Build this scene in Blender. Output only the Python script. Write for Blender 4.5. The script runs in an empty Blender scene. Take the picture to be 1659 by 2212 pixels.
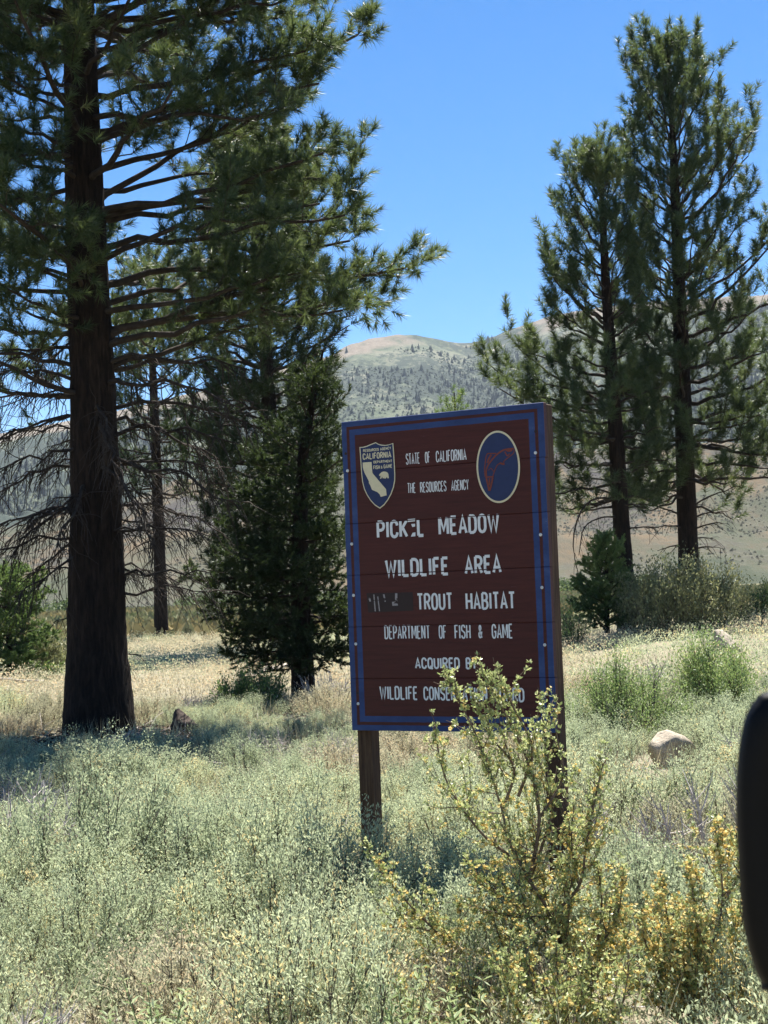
import bpy, math, numpy as np
from mathutils import Vector, Matrix
R_ = np.random.RandomState
rad = math.radians
scene = bpy.context.scene
C = scene.collection

# ------------------------------------------------------------------ camera
FPX, CX, CY = 3500.0, 829.5, 1106.0          # photograph measured on a 1659 x 2212 grid
PITCH, ROLL = rad(2.717), rad(2.177)
CAM = np.array([0, 0, 1.65])
_F = np.array([0, math.cos(PITCH), math.sin(PITCH)])
_R0 = np.array([1.0, 0, 0]); _U0 = np.array([0, -math.sin(PITCH), math.cos(PITCH)])
_R = math.cos(ROLL)*_R0 - math.sin(ROLL)*_U0
_U = math.sin(ROLL)*_R0 + math.cos(ROLL)*_U0
cd = bpy.data.cameras.new('camera'); cam = bpy.data.objects.new('camera', cd); C.objects.link(cam)
cd.sensor_fit = 'VERTICAL'; cd.sensor_height = 36.0; cd.lens = FPX/2212*36
cd.clip_start = 0.05; cd.clip_end = 20000
cam.matrix_world = Matrix(((_R[0], _U[0], -_F[0], CAM[0]), (_R[1], _U[1], -_F[1], CAM[1]),
                           (_R[2], _U[2], -_F[2], CAM[2]), (0, 0, 0, 1)))
cd.dof.use_dof = True; cd.dof.focus_distance = 9.5; cd.dof.aperture_fstop = 22.0
scene.camera = cam

# ------------------------------------------------------------------ world, sun, exposure
SUN_AZ, SUN_EL = rad(16), rad(62)             # azimuth from +Y towards +X
world = bpy.data.worlds.new('World'); scene.world = world; world.use_nodes = True
wn = world.node_tree.nodes; wl = world.node_tree.links; wn.clear()
sky = wn.new('ShaderNodeTexSky'); sky.sky_type = 'NISHITA'; sky.sun_disc = False
sky.sun_elevation = SUN_EL; sky.sun_rotation = SUN_AZ
sky.altitude = 2000; sky.air_density = 1.0; sky.dust_density = 0.0; sky.ozone_density = 6.0
bg = wn.new('ShaderNodeBackground'); bg.inputs['Strength'].default_value = 0.05
wo = wn.new('ShaderNodeOutputWorld')
hs = wn.new('ShaderNodeHueSaturation'); hs.inputs['Saturation'].default_value = 1.27
wl.new(sky.outputs[0], hs.inputs['Color']); wl.new(hs.outputs[0], bg.inputs['Color']); wl.new(bg.outputs[0], wo.inputs['Surface'])
sd = bpy.data.lights.new('sun', 'SUN'); sd.energy = 5.0; sd.angle = rad(0.53); sd.color = (1.0, 0.955, 0.88)
sun = bpy.data.objects.new('sun', sd); C.objects.link(sun)
S = Vector((math.sin(SUN_AZ)*math.cos(SUN_EL), math.cos(SUN_AZ)*math.cos(SUN_EL), math.sin(SUN_EL)))
sun.rotation_euler = (-S).to_track_quat('-Z', 'Y').to_euler(); sun.location = (0, 0, 60)
scene.view_settings.view_transform = 'Standard'; scene.view_settings.look = 'None'
scene.view_settings.exposure = 1.68; scene.view_settings.gamma = 1.0
scene.view_settings.use_curve_mapping = False
scene.cycles.max_bounces = 4; scene.cycles.diffuse_bounces = 2; scene.cycles.glossy_bounces = 1; scene.cycles.transmission_bounces = 3; scene.cycles.transparent_max_bounces = 6
scene.cycles.use_denoising = True

# ------------------------------------------------------------------ helpers
def ray(px, py):
    return _F + _R*(px-CX)/FPX - _U*(py-CY)/FPX
def at(px, py, Y):
    d = ray(px, py); return CAM + d*(Y/d[1])
def unit(v):
    v = np.asarray(v, float); return v/np.maximum(np.linalg.norm(v, axis=-1, keepdims=True), 1e-9)
def sstep(a, b, x):
    t = np.clip((np.asarray(x, float)-a)/(b-a), 0, 1); return t*t*(3-2*t)

def vnoise(x, y, seed=0):
    x = np.asarray(x, float); y = np.asarray(y, float)
    xi = np.floor(x).astype(np.int64); yi = np.floor(y).astype(np.int64)
    fx = x-xi; fy = y-yi; fx = fx*fx*(3-2*fx); fy = fy*fy*(3-2*fy)
    def h(a, b):
        n = (a*374761393 + b*668265263 + seed*974634777) & 0x7fffffff
        n = ((n ^ (n >> 13))*1274126177) & 0x7fffffff
        n = n ^ (n >> 16)
        return (n & 0xffff)/65535.0
    return (h(xi, yi)*(1-fx)+h(xi+1, yi)*fx)*(1-fy) + (h(xi, yi+1)*(1-fx)+h(xi+1, yi+1)*fx)*fy
def fbm(x, y, seed=0, o=4):
    s = 0; a = 0.5; n = 0
    for i in range(o):
        s = s + a*vnoise(x*2**i+17*i, y*2**i-9*i, seed+i); n += a; a *= .5
    return s/n - 0.5

class Geo:
    """collects triangles and quads with one float 'tint' per vertex"""
    def __init__(s): s.v = []; s.t = []; s.f3 = []; s.f4 = []; s.n = 0
    def add(s, V, F, tint=0.5):
        V = np.asarray(V, float).reshape(-1, 3); F = np.asarray(F, np.int64)
        if len(V) == 0: return
        s.v.append(V); s.t.append(np.broadcast_to(np.asarray(tint, float), (len(V),)))
        (s.f3 if F.shape[1] == 3 else s.f4).append(F + s.n); s.n += len(V)
    def mesh(s, name, smooth=False, off=(0, 0, 0)):
        me = bpy.data.meshes.new(name)
        if not s.v: return me
        V = np.concatenate(s.v) - np.asarray(off, float)
        f3 = np.concatenate(s.f3) if s.f3 else np.zeros((0, 3), np.int64)
        f4 = np.concatenate(s.f4) if s.f4 else np.zeros((0, 4), np.int64)
        me.vertices.add(len(V)); me.vertices.foreach_set('co', V.astype(np.float32).ravel())
        nl = f3.size + f4.size; me.loops.add(nl)
        me.loops.foreach_set('vertex_index', np.concatenate([f3.ravel(), f4.ravel()]).astype(np.int32))
        me.polygons.add(len(f3)+len(f4))
        st = np.concatenate([np.arange(len(f3))*3, f3.size + np.arange(len(f4))*4])
        me.polygons.foreach_set('loop_start', st.astype(np.int32))
        me.update(calc_edges=True)
        me.polygons.foreach_set('use_smooth', np.full(len(me.polygons), bool(smooth)))
        at_ = me.attributes.new('tint', 'FLOAT', 'POINT')
        at_.data.foreach_set('value', np.concatenate(s.t).astype(np.float32))
        return me

def obj(name, geo, mat, parent=None, smooth=False, off=(0, 0, 0)):
    me = geo.mesh(name, smooth, off) if isinstance(geo, Geo) else geo
    if mat and not me.materials: me.materials.append(mat)
    o = bpy.data.objects.new(name, me); C.objects.link(o)
    if parent: o.parent = parent
    return o
def tag(o, label, cat, group=None, kind=None):
    o['label'] = label; o['category'] = cat
    if group: o['group'] = group
    if kind: o['kind'] = kind
    return o
def thing(name, label, cat, loc=(0, 0, 0), group=None):
    o = bpy.data.objects.new(name, None); C.objects.link(o); o.location = tuple(loc); o.empty_display_size = .2
    return tag(o, label, cat, group)
def copy_tree(o, parent=None):
    c = o.copy(); C.objects.link(c); c.parent = parent
    for ch in [k for k in o.children]:
        copy_tree(ch, c)
    return c

def tube(P, r, sides=6, cap=True):
    P = np.asarray(P, float); n = len(P); r = np.broadcast_to(np.asarray(r, float), (n,))
    T = np.gradient(P, axis=0); T = unit(T)
    ref = np.array([0, 0, 1.0]) if abs(T[:, 2]).mean() < .85 else np.array([1.0, 0, 0])
    A = unit(np.cross(T, ref)); B = np.cross(T, A)
    a = np.arange(sides)*2*math.pi/sides
    V = P[:, None] + r[:, None, None]*(np.cos(a)[None, :, None]*A[:, None] + np.sin(a)[None, :, None]*B[:, None])
    i = np.arange(n-1)[:, None]*sides; j = np.arange(sides)[None]; k = (j+1) % sides
    F = np.stack([i+j, i+k, i+sides+k, i+sides+j], -1).reshape(-1, 4)
    return V.reshape(-1, 3), F
def box(x0, x1, y0, y1, z0, z1):
    V = np.array([[x, y, z] for z in (z0, z1) for y in (y0, y1) for x in (x0, x1)])
    F = [[0, 2, 3, 1], [4, 5, 7, 6], [0, 1, 5, 4], [2, 6, 7, 3], [0, 4, 6, 2], [1, 3, 7, 5]]
    return V, F
def bez(P, n=12):
    """smooth polyline through points (Catmull-Rom)"""
    P = np.asarray(P, float); Q = np.vstack([2*P[0]-P[1], P, 2*P[-1]-P[-2]]); out = []
    m = len(P)-1; k = max(2, n//m)
    for i in range(m):
        p0, p1, p2, p3 = Q[i:i+4]
        for t in np.arange(k)/k:
            out.append(.5*((2*p1)+(-p0+p2)*t+(2*p0-5*p1+4*p2-p3)*t*t+(-p0+3*p1-3*p2+p3)*t**3))
    out.append(P[-1]); return np.array(out)
def lerp_poly(P, t):
    P = np.asarray(P); s = np.concatenate([[0], np.cumsum(np.linalg.norm(np.diff(P, axis=0), axis=1))]); s /= s[-1]
    return np.stack([np.interp(t, s, P[:, k]) for k in range(3)], -1)
def perp(D, rng):
    """random unit vectors perpendicular to the rows of D"""
    r = rng.normal(size=D.shape); r -= (r*D).sum(-1, keepdims=True)*D; return unit(r)

# ------------------------------------------------------------------ materials
def newmat(name):
    m = bpy.data.materials.new(name); m.use_nodes = True; n = m.node_tree.nodes; n.clear()
    out = n.new('ShaderNodeOutputMaterial'); return m, n, m.node_tree.links, out
def ramp(n, stops):
    r = n.new('ShaderNodeValToRGB'); e = r.color_ramp.elements
    while len(e) < len(stops): e.new(.5)
    for k, (p, c) in enumerate(stops): e[k].position = p; e[k].color = (*c, 1)
    return r
def noise(n, l, scale, detail=4, rough=.55, vec=None, coord='Object', stretch=None):
    t = n.new('ShaderNodeTexNoise'); t.inputs['Scale'].default_value = scale
    t.inputs['Detail'].default_value = detail; t.inputs['Roughness'].default_value = rough
    if vec is None:
        tc = n.new('ShaderNodeTexCoord'); vec = tc.outputs[coord]
    if stretch:
        mp = n.new('ShaderNodeMapping'); mp.inputs['Scale'].default_value = stretch; l.new(vec, mp.inputs['Vector']); vec = mp.outputs[0]
    l.new(vec, t.inputs['Vector']); return t
def math_(n, l, op, a, b=None, clamp=False):
    m = n.new('ShaderNodeMath'); m.operation = op; m.use_clamp = clamp
    for k, x in enumerate((a, b)):
        if x is None: continue
        if isinstance(x, (int, float)): m.inputs[k].default_value = x
        else: l.new(x, m.inputs[k])
    return m.outputs[0]
def mixc(n, l, fac, a, b):
    m = n.new('ShaderNodeMix'); m.data_type = 'RGBA'
    for s, x in ((m.inputs[0], fac), (m.inputs[6], a), (m.inputs[7], b)):
        if isinstance(x, (int, float)): s.default_value = x
        elif isinstance(x, tuple): s.default_value = (*x, 1)
        else: l.new(x, s)
    return m.outputs[2]
def bump(n, l, h, strength, dist=.02):
    b = n.new('ShaderNodeBump'); b.inputs['Strength'].default_value = strength; b.inputs['Distance'].default_value = dist
    l.new(h, b.inputs['Height']); return b.outputs[0]

def leafmat(name, stops, trans=.3, rough=.55, spec=.3, tcol=None, vary=.0):
    m, n, l, out = newmat(name)
    a = n.new('ShaderNodeAttribute'); a.attribute_name = 'tint'
    oi = n.new('ShaderNodeObjectInfo')              # every plant has a shade of its own
    sh_ = math_(n, l, 'MULTIPLY', math_(n, l, 'SUBTRACT', oi.outputs['Random'], .5), vary)
    r = ramp(n, stops); l.new(math_(n, l, 'ADD', a.outputs['Fac'], sh_, True), r.inputs[0])
    p = n.new('ShaderNodeBsdfPrincipled'); p.inputs['Roughness'].default_value = rough
    p.inputs['Specular IOR Level'].default_value = spec
    l.new(r.outputs[0], p.inputs['Base Color'])
    t = n.new('ShaderNodeBsdfTranslucent')
    if tcol:
        l.new(mixc(n, l, .5, r.outputs[0], tcol), t.inputs['Color'])
    else: l.new(r.outputs[0], t.inputs['Color'])
    mx = n.new('ShaderNodeMixShader'); mx.inputs[0].default_value = trans
    l.new(p.outputs[0], mx.inputs[1]); l.new(t.outputs[0], mx.inputs[2]); l.new(mx.outputs[0], out.inputs[0])
    return m
def plainmat(name, stops, scale=6, rough=.85, bumps=.4, bscale=30, stretch=None, spec=.25, detail=6):
    m, n, l, out = newmat(name)
    t = noise(n, l, scale, detail, .6, stretch=stretch); r = ramp(n, stops); l.new(t.outputs['Fac'], r.inputs[0])
    p = n.new('ShaderNodeBsdfPrincipled'); p.inputs['Roughness'].default_value = rough
    p.inputs['Specular IOR Level'].default_value = spec
    l.new(r.outputs[0], p.inputs['Base Color'])
    if bumps:
        b = noise(n, l, bscale, 5, .6, stretch=stretch); l.new(bump(n, l, b.outputs['Fac'], bumps), p.inputs['Normal'])
    l.new(p.outputs[0], out.inputs[0]); return m

M = {}
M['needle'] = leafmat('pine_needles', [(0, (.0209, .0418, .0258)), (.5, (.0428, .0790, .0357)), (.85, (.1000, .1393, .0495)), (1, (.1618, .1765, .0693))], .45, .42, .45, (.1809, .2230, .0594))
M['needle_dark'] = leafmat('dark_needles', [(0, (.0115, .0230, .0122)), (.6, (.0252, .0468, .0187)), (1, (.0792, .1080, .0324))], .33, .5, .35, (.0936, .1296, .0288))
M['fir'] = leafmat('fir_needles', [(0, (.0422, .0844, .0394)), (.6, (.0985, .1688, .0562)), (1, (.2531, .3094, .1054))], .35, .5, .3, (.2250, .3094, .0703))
M['sage'] = leafmat('sage_leaves', [(0, (.2785, .3288, .1967)), (.45, (.4455, .4988, .3106)), (.75, (.5571, .6008, .3830)), (.9, (.6239, .5895, .3106)), (1, (.6685, .5328, .2588))], .42, .75, .08, vary=.5)
M['sage_yellow'] = leafmat('straw_sage_leaves', [(0, (.3166, .3166, .2024)), (.5, (.4797, .4509, .3036)), (.85, (.5756, .4989, .3340)), (1, (.5948, .4605, .2834))], .42, .75, .08, vary=.6)
M['green_shrub'] = leafmat('green_shrub_leaves', [(0, (.1440, .2160, .0720)), (.5, (.2520, .3360, .1140)), (1, (.4080, .4440, .1800))], .35, .5, .35)
M['olive_shrub'] = leafmat('olive_shrub_leaves', [(0, (.1260, .1470, .0700)), (.5, (.2380, .2520, .1190)), (1, (.4340, .4060, .1820))], .3, .5, .35)
M['bitter'] = leafmat('bitterbrush_leaves', [(0, (.1690, .2160, .0805)), (.5, (.3770, .4320, .1725)), (1, (.6500, .6360, .3105))], .35, .42, .4)
M['flower'] = leafmat('yellow_flowers', [(0, (.6496, .4480, .1365)), (.6, (.7840, .6160, .2310)), (1, (.8288, .7168, .3780))], .3, .6, .2)
M['grass'] = leafmat('dry_grass', [(0, (.2160, .2320, .1280)), (.5, (.3280, .2960, .1840)), (1, (.4480, .3840, .2560))], .3, .6, .25)
M['forb'] = leafmat('forb_leaves', [(0, (.20, .28, .12)), (1, (.36, .42, .20))], .3, .45, .4)
M['twig'] = plainmat('twig_bark', [(.3, (.07, .052, .042)), (.7, (.17, .14, .115))], 30, .9, .3)
M['deadtwig'] = plainmat('dead_twig', [(.3, (.28, .245, .225)), (.7, (.56, .51, .48))], 30, .9, .3)
M['bstem'] = plainmat('bitterbrush_bark', [(.3, (.09, .062, .045)), (.7, (.22, .165, .125))], 40, .9, .3)
M['limb'] = plainmat('limb_bark', [(.3, (.0224, .0168, .0133)), (.7, (.0595, .0462, .0364))], 9, .9, .5, 40)
M['log'] = plainmat('bleached_wood', [(.3, (.30, .25, .2)), (.7, (.62, .56, .48))], 8, .85, .5, 20, (1, 1, 1))
M['rock'] = plainmat('pale_rock', [(.30, (.0540, .0431, .0331)), (.37, (.2916, .2462, .1843)), (.55, (.3888, .3335, .2551)), (.72, (.4752, .4156, .3260))], 7, .9, .8, 16)
M['darkrock'] = plainmat('dark_rock', [(.3, (.035, .025, .02)), (.7, (.10, .07, .055))], 5, .9, .6, 14)
M['plastic'] = plainmat('black_plastic', [(.3, (.0022, .0022, .0024)), (.7, (.0035, .0033, .0034))], 60, .5, .05, 200, spec=.16)

def bark_mat():
    m, n, l, out = newmat('pine_bark')
    tc = n.new('ShaderNodeTexCoord')
    t = noise(n, l, 7, 6, .65, tc.outputs['Object'], stretch=(1.6, 1.6, .35))
    t2 = noise(n, l, 16, 5, .7, tc.outputs['Object'], stretch=(1.8, 1.8, .22))
    plate = math_(n, l, 'MULTIPLY', math_(n, l, 'SUBTRACT', t2.outputs['Fac'], .34), 4.5, True)
    r = ramp(n, [(.25, (.0180, .0126, .0102)), (.55, (.0360, .0246, .0180)), (.8, (.0660, .0432, .0300))]); l.new(t.outputs['Fac'], r.inputs[0])
    col = mixc(n, l, plate, (.014, .011, .010), r.outputs[0])
    p = n.new('ShaderNodeBsdfPrincipled'); p.inputs['Roughness'].default_value = .95; p.inputs['Specular IOR Level'].default_value = .15
    l.new(col, p.inputs['Base Color'])
    hh = math_(n, l, 'ADD', plate, math_(n, l, 'MULTIPLY', t.outputs['Fac'], .7))
    l.new(bump(n, l, hh, .9, .03), p.inputs['Normal']); l.new(p.outputs[0], out.inputs[0]); return m
M['bark'] = bark_mat()

def ground_mat():
    m, n, l, out = newmat('ground_soil_and_meadow')
    tc = n.new('ShaderNodeTexCoord'); P = tc.outputs['Object']
    a = noise(n, l, .9, 8, .65, P); b = noise(n, l, 14, 6, .7, P)
    near = ramp(n, [(.3, (.1054, .0899, .0713)), (.5, (.1798, .1550, .1240)), (.7, (.2480, .2201, .1798))]); l.new(b.outputs['Fac'], near.inputs[0])
    gr = ramp(n, [(.35, (.1860, .1860, .1054)), (.55, (.2604, .2356, .1488)), (.7, (.3100, .2666, .1736))]); l.new(a.outputs['Fac'], gr.inputs[0])
    nearc = mixc(n, l, .45, near.outputs[0], gr.outputs[0])
    far = noise(n, l, .05, 6, .6, P, stretch=(.35, 1.6, 1))
    mead = ramp(n, [(.3, (.0806, .0899, .0446)), (.45, (.1116, .1147, .0682)), (.55, (.1240, .1023, .0465)), (.7, (.1240, .1178, .0744))]); l.new(far.outputs['Fac'], mead.inputs[0])
    sx = n.new('ShaderNodeSeparateXYZ'); l.new(P, sx.inputs[0])
    d = math_(n, l, 'ADD', math_(n, l, 'MULTIPLY', sx.outputs[1], .02), math_(n, l, 'MULTIPLY', a.outputs['Fac'], .5))
    fac = math_(n, l, 'SUBTRACT', d, 1.15, True)
    col = mixc(n, l, fac, nearc, mead.outputs[0])
    p = n.new('ShaderNodeBsdfPrincipled'); p.inputs['Roughness'].default_value = .95; p.inputs['Specular IOR Level'].default_value = .1
    l.new(col, p.inputs['Base Color']); l.new(bump(n, l, b.outputs['Fac'], .6, .05), p.inputs['Normal'])
    l.new(p.outputs[0], out.inputs[0]); return m
M['ground'] = ground_mat()

def hill_mat(name, far):
    m, n, l, out = newmat(name)
    tc = n.new('ShaderNodeTexCoord'); P = tc.outputs['Object']
    if far:
        big = noise(n, l, .0042, 7, .62, P, stretch=(1, .5, .8)); mid = noise(n, l, .016, 8, .7, P, stretch=(1, .5, .8)); fine = noise(n, l, .07, 7, .75, P, stretch=(1, .5, 1)); rk = noise(n, l, .0065, 6, .65, P, stretch=(1, .4, .6))
        base = ramp(n, [(.36, (.062, .080, .050)), (.5, (.095, .108, .070)), (.62, (.15, .15, .108))]); l.new(mid.outputs['Fac'], base.inputs[0])
        veg = ramp(n, [(.40, (.018, .027, .024)), (.6, (.046, .056, .040))]); l.new(fine.outputs['Fac'], veg.inputs[0])
        vm = math_(n, l, 'ADD', math_(n, l, 'MULTIPLY', big.outputs['Fac'], 1.0), math_(n, l, 'MULTIPLY', fine.outputs['Fac'], 1.3))
        c = mixc(n, l, math_(n, l, 'MULTIPLY', math_(n, l, 'SUBTRACT', vm, 1.06), 10, True), base.outputs[0], veg.outputs[0])
        scree = ramp(n, [(.35, (.16, .138, .112)), (.65, (.27, .24, .20))]); l.new(fine.outputs['Fac'], scree.inputs[0])
        rm = math_(n, l, 'ADD', rk.outputs['Fac'], math_(n, l, 'MULTIPLY', fine.outputs['Fac'], .35))
        c = mixc(n, l, math_(n, l, 'MULTIPLY', math_(n, l, 'SUBTRACT', rm, .80), 10, True), c, scree.outputs[0])
        a = n.new('ShaderNodeAttribute'); a.attribute_name = 'tint'      # bare crest
        cm = math_(n, l, 'ADD', a.outputs['Fac'], math_(n, l, 'MULTIPLY', math_(n, l, 'SUBTRACT', mid.outputs['Fac'], .5), 1.0))
        crest = ramp(n, [(.35, (.1320, .1080, .0800)), (.65, (.1880, .1584, .1240))]); l.new(fine.outputs['Fac'], crest.inputs[0])
        c = mixc(n, l, math_(n, l, 'MULTIPLY', math_(n, l, 'SUBTRACT', cm, .55), 6, True), c, crest.outputs[0])
        bs = mid
    else:
        big = noise(n, l, .014, 7, .65, P, stretch=(1, .30, .9)); mid = noise(n, l, .05, 7, .7, P, stretch=(1, .35, 1)); fine = noise(n, l, .35, 5, .75, P, stretch=(1, .4, 1))
        base = ramp(n, [(.36, (.0429, .0525, .0353)), (.45, (.0663, .0722, .0487)), (.51, (.0897, .0779, .0546)), (.55, (.1209, .0918, .0588)), (.58, (.0702, .0640, .0521)), (.66, (.0429, .0385, .0386))]); l.new(big.outputs['Fac'], base.inputs[0])
        c2 = ramp(n, [(.40, (.05, .045, .043)), (.6, (.09, .09, .065))]); l.new(fine.outputs['Fac'], c2.inputs[0])
        vm = math_(n, l, 'ADD', mid.outputs['Fac'], math_(n, l, 'MULTIPLY', fine.outputs['Fac'], .9))
        c = mixc(n, l, math_(n, l, 'MULTIPLY', math_(n, l, 'SUBTRACT', vm, .93), 6, True), base.outputs[0], c2.outputs[0])
        bs = fine
    p = n.new('ShaderNodeBsdfPrincipled'); p.inputs['Roughness'].default_value = 1; p.inputs['Specular IOR Level'].default_value = .05
    l.new(c, p.inputs['Base Color'])
    l.new(bump(n, l, bs.outputs['Fac'], .7, 12 if far else 1.2), p.inputs['Normal'])
    l.new(p.outputs[0], out.inputs[0]); return m

# ------------------------------------------------------------------ ground and hills
def gz(x, y):
    x = np.asarray(x, float); y = np.asarray(y, float)
    z = .22*fbm(x/3.2, y/3.2, 3, 3)*sstep(2, 9, np.hypot(x, y))*(1-sstep(50, 90, y))
    z = z + .32*sstep(2.5, 7.5, x - .02*y)*sstep(12, 34, y)*(1-sstep(55, 80, y))
    z = z - .35*sstep(55, 110, y) + 1.2*fbm(x/60, y/90, 8, 3)*sstep(90, 200, y)*(1-sstep(300, 400, y))*.5
    return z
def polar_sheet(az, rr, hf):
    A, Rr = np.meshgrid(az, rr, indexing='ij'); X = Rr*np.sin(A); Y = Rr*np.cos(A); Z = hf(X, Y, A, Rr)
    na, nr = A.shape; i = np.arange(na-1)[:, None]*nr; j = np.arange(nr-1)[None]
    F = np.stack([i+j, i+nr+j, i+nr+j+1, i+j+1], -1).reshape(-1, 4)
    return np.stack([X, Y, Z], -1).reshape(-1, 3), F
az = np.concatenate([np.linspace(-math.pi, -.7, 40)[:-1], np.linspace(-.7, .7, 130), np.linspace(.7, math.pi, 40)[1:]])
rr = np.concatenate([[.01], np.geomspace(1, 80, 150), np.geomspace(84, 7000, 55)])
V, F = polar_sheet(az, rr, lambda X, Y, A, Rr: gz(X, Y))
g = Geo(); g.add(V, F); o = obj('ground', g, M['ground'], smooth=True); o['kind'] = 'structure'

SKX = [-1500, -600, -200, 0, 200, 430, 600, 720, 760, 800, 860, 905, 960, 1000, 1040, 1075, 1100, 1140, 1180, 1260, 1400, 1520, 1659, 1900, 2400, 3400]
SKY_ = [1010, 985, 960, 940, 905, 850, 805, 770, 748, 738, 728, 730, 741, 745, 743, 728, 716, 702, 690, 672, 655, 650, 640, 655, 720, 800]
_d = np.array([ray(a, b) for a, b in zip(SKX, SKY_)])
sk_az = np.arctan2(_d[:, 0], _d[:, 1]); sk_t = _d[:, 2]/np.hypot(_d[:, 0], _d[:, 1])
def ridge_r(A): return 2450 + 260*np.sin(A*7+.6) + 120*np.sin(A*19)
def mount_h(X, Y, A, Rr):
    r1 = ridge_r(A); r0 = 620.0; tt = np.interp(A, sk_az, sk_t, left=.07, right=.08)
    H = r1*tt + 1.65 + 4
    t = (Rr-r0)/(r1-r0); tc = np.clip(t, 0, 1)
    s = .35*tc**.85 + .65*tc**1.6
    gul = np.abs(fbm(A*9+.3*np.sin(tc*5), tc*1.1, 21, 4))*2
    h = H*s + (gul-.35)*150*tc*(1-tc)*4*.75 + 95*fbm(X/200, Y/260, 5, 6)*np.sqrt(tc)*(1-tc)**.7 + 7*fbm(X/60, Y/60, 6, 4)
    back = np.clip(t-1, 0, None)
    return np.where(t < 1, h, H - back*260 + 7*fbm(X/60, Y/60, 6, 4)) - 8*(t < .01)
az = np.linspace(-.75, .75, 400); rr = np.concatenate([np.linspace(560, 2200, 90), np.linspace(2215, 2900, 60), np.linspace(2950, 4200, 12)])
V, F = polar_sheet(az, rr, mount_h)
A_ = np.arctan2(V[:, 0], V[:, 1]); Rv = np.hypot(V[:, 0], V[:, 1]); tcv = np.clip((Rv-620)/(ridge_r(A_)-620), 0, 1)
hv = V[:, 2]/np.maximum(1, ridge_r(A_)*np.interp(A_, sk_az, sk_t))
crest = sstep(.80, .98, hv)*.75*(.55+.45*sstep(-.01, .05, np.abs(A_-.056)-.012)) + .05
g = Geo(); g.add(V, F, crest); mountain = obj('mountain', g, hill_mat('mountain_slope', True), smooth=True); mountain['kind'] = 'structure'

def foot_h(X, Y, A, Rr):
    r0 = 330 + 50*np.sin(A*5+1) ; top = .078 + .012*np.sin(A*11+2) + .02*np.sin(A*4.3)
    t = (Rr-r0)/(760-r0); tc = np.clip(t, 0, 1)
    s = np.where(t < 1, tc**1.15, 1-.35*(t-1))
    h = 740*top*s*(.88+.5*np.abs(fbm(A*16, tc*.8, 31, 4)))
    return h + 16*fbm(X/70, Y/70, 15, 5)*np.clip(t*3, 0, 1) - 1.2 - 3*(t < 0)
az = np.linspace(-.75, .75, 380); rr = np.concatenate([np.linspace(260, 780, 85), np.linspace(800, 1300, 14)])
V, F = polar_sheet(az, rr, foot_h)
g = Geo(); g.add(V, F); foothill = obj('foothill', g, hill_mat('foothill_slope', False), smooth=True); foothill['kind'] = 'structure'

# ---- vegetation far away on the hills, too small to count
def blobs(pos, w, h, rng, cone, tint):
    """cheap many-sided clumps: a jittered ring pyramid (cone) or double pyramid (bush)"""
    n = len(pos); k = 6; a = np.arange(k)*2*math.pi/k
    rj = 1 + .35*(rng.rand(n, k)-.5)*2
    ring = np.stack([np.cos(a)*w[:, None]*rj, np.sin(a)*w[:, None]*rj, (.05 if cone else .12)*h[:, None]*(1+.5*(rng.rand(n, k)-.5))], -1)
    top = np.stack([0*h, 0*h, h], -1)[:, None]; bot = np.stack([0*h, 0*h, -.1*h], -1)[:, None]
    V = np.concatenate([ring, top, bot], 1) + pos[:, None]
    b = np.arange(n)[:, None, None]*(k+2); j = np.arange(k); jj = (j+1) % k
    F = np.stack([j, jj, 0*j+k], -1)[None] + b
    return V.reshape(-1, 3), F.reshape(-1, 3), np.repeat(tint, k+2)
M['farveg'] = leafmat('far_vegetation', [(0, (.016, .026, .019)), (.5, (.032, .044, .027)), (1, (.06, .075, .04))], .1, .9, .1)
rng = R_(5)
n = 64000; A = rng.uniform(-.30, .30, n); t = rng.rand(n)**.8*.99; Rr = 620 + t*(ridge_r(A)-620)
X = Rr*np.sin(A); Y = Rr*np.cos(A)
mask = (fbm(X/170, Y/300, 44, 5) + .14*(rng.rand(n)-.5) > -.03) & (t < .93 + .07*rng.rand(n)*(np.abs(A-.075) < .02))
X, Y, A, Rr, t = X[mask], Y[mask], A[mask], Rr[mask], t[mask]
Z = mount_h(X, Y, A, Rr); n = len(X); con = rng.rand(n) < .10
g = Geo()
h = rng.uniform(1.1, 3.0, n); v, f, ti = blobs(np.stack([X, Y, Z], -1)[~con], (h*.75)[~con], h[~con], rng, False, rng.rand((~con).sum())); g.add(v, f, ti)
h = rng.uniform(5, 11, n); v, f, ti = blobs(np.stack([X, Y, Z-.5], -1)[con], (h*.24)[con], h[con], rng, True, .45*rng.rand(con.sum())); g.add(v, f, ti)
# a row of conifers on the saddle of the skyline
A = np.concatenate([rng.normal(.066, .006, 16), rng.normal(-.035, .010, 8)]); Rr = ridge_r(A) - rng.uniform(0, 90, len(A))
X = Rr*np.sin(A); Y = Rr*np.cos(A); h = rng.uniform(6, 13, len(A))
v, f, ti = blobs(np.stack([X, Y, mount_h(X, Y, A, Rr)-1], -1), h*.22, h, rng, True, .2*rng.rand(len(A))); g.add(v, f, ti)
tag(obj('mountain_vegetation', g, M['farveg']), 'scattered dark conifers and brush covering the far mountain', 'vegetation', kind='stuff')
n = 22000; A = rng.uniform(-.30, .30, n); Rr = 330 + rng.rand(n)*430
X = Rr*np.sin(A); Y = Rr*np.cos(A); mask = fbm(X/45, Y/60, 61, 4) + .3*(rng.rand(n)-.5) > .0
X, Y, A, Rr = X[mask], Y[mask], A[mask], Rr[mask]; h = rng.uniform(.25, .7, len(X))
g = Geo(); v, f, ti = blobs(np.stack([X, Y, np.maximum(foot_h(X, Y, A, Rr), gz(X, Y))], -1), h*.9, h, rng, False, rng.rand(len(X))); g.add(v, f, ti)
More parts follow.
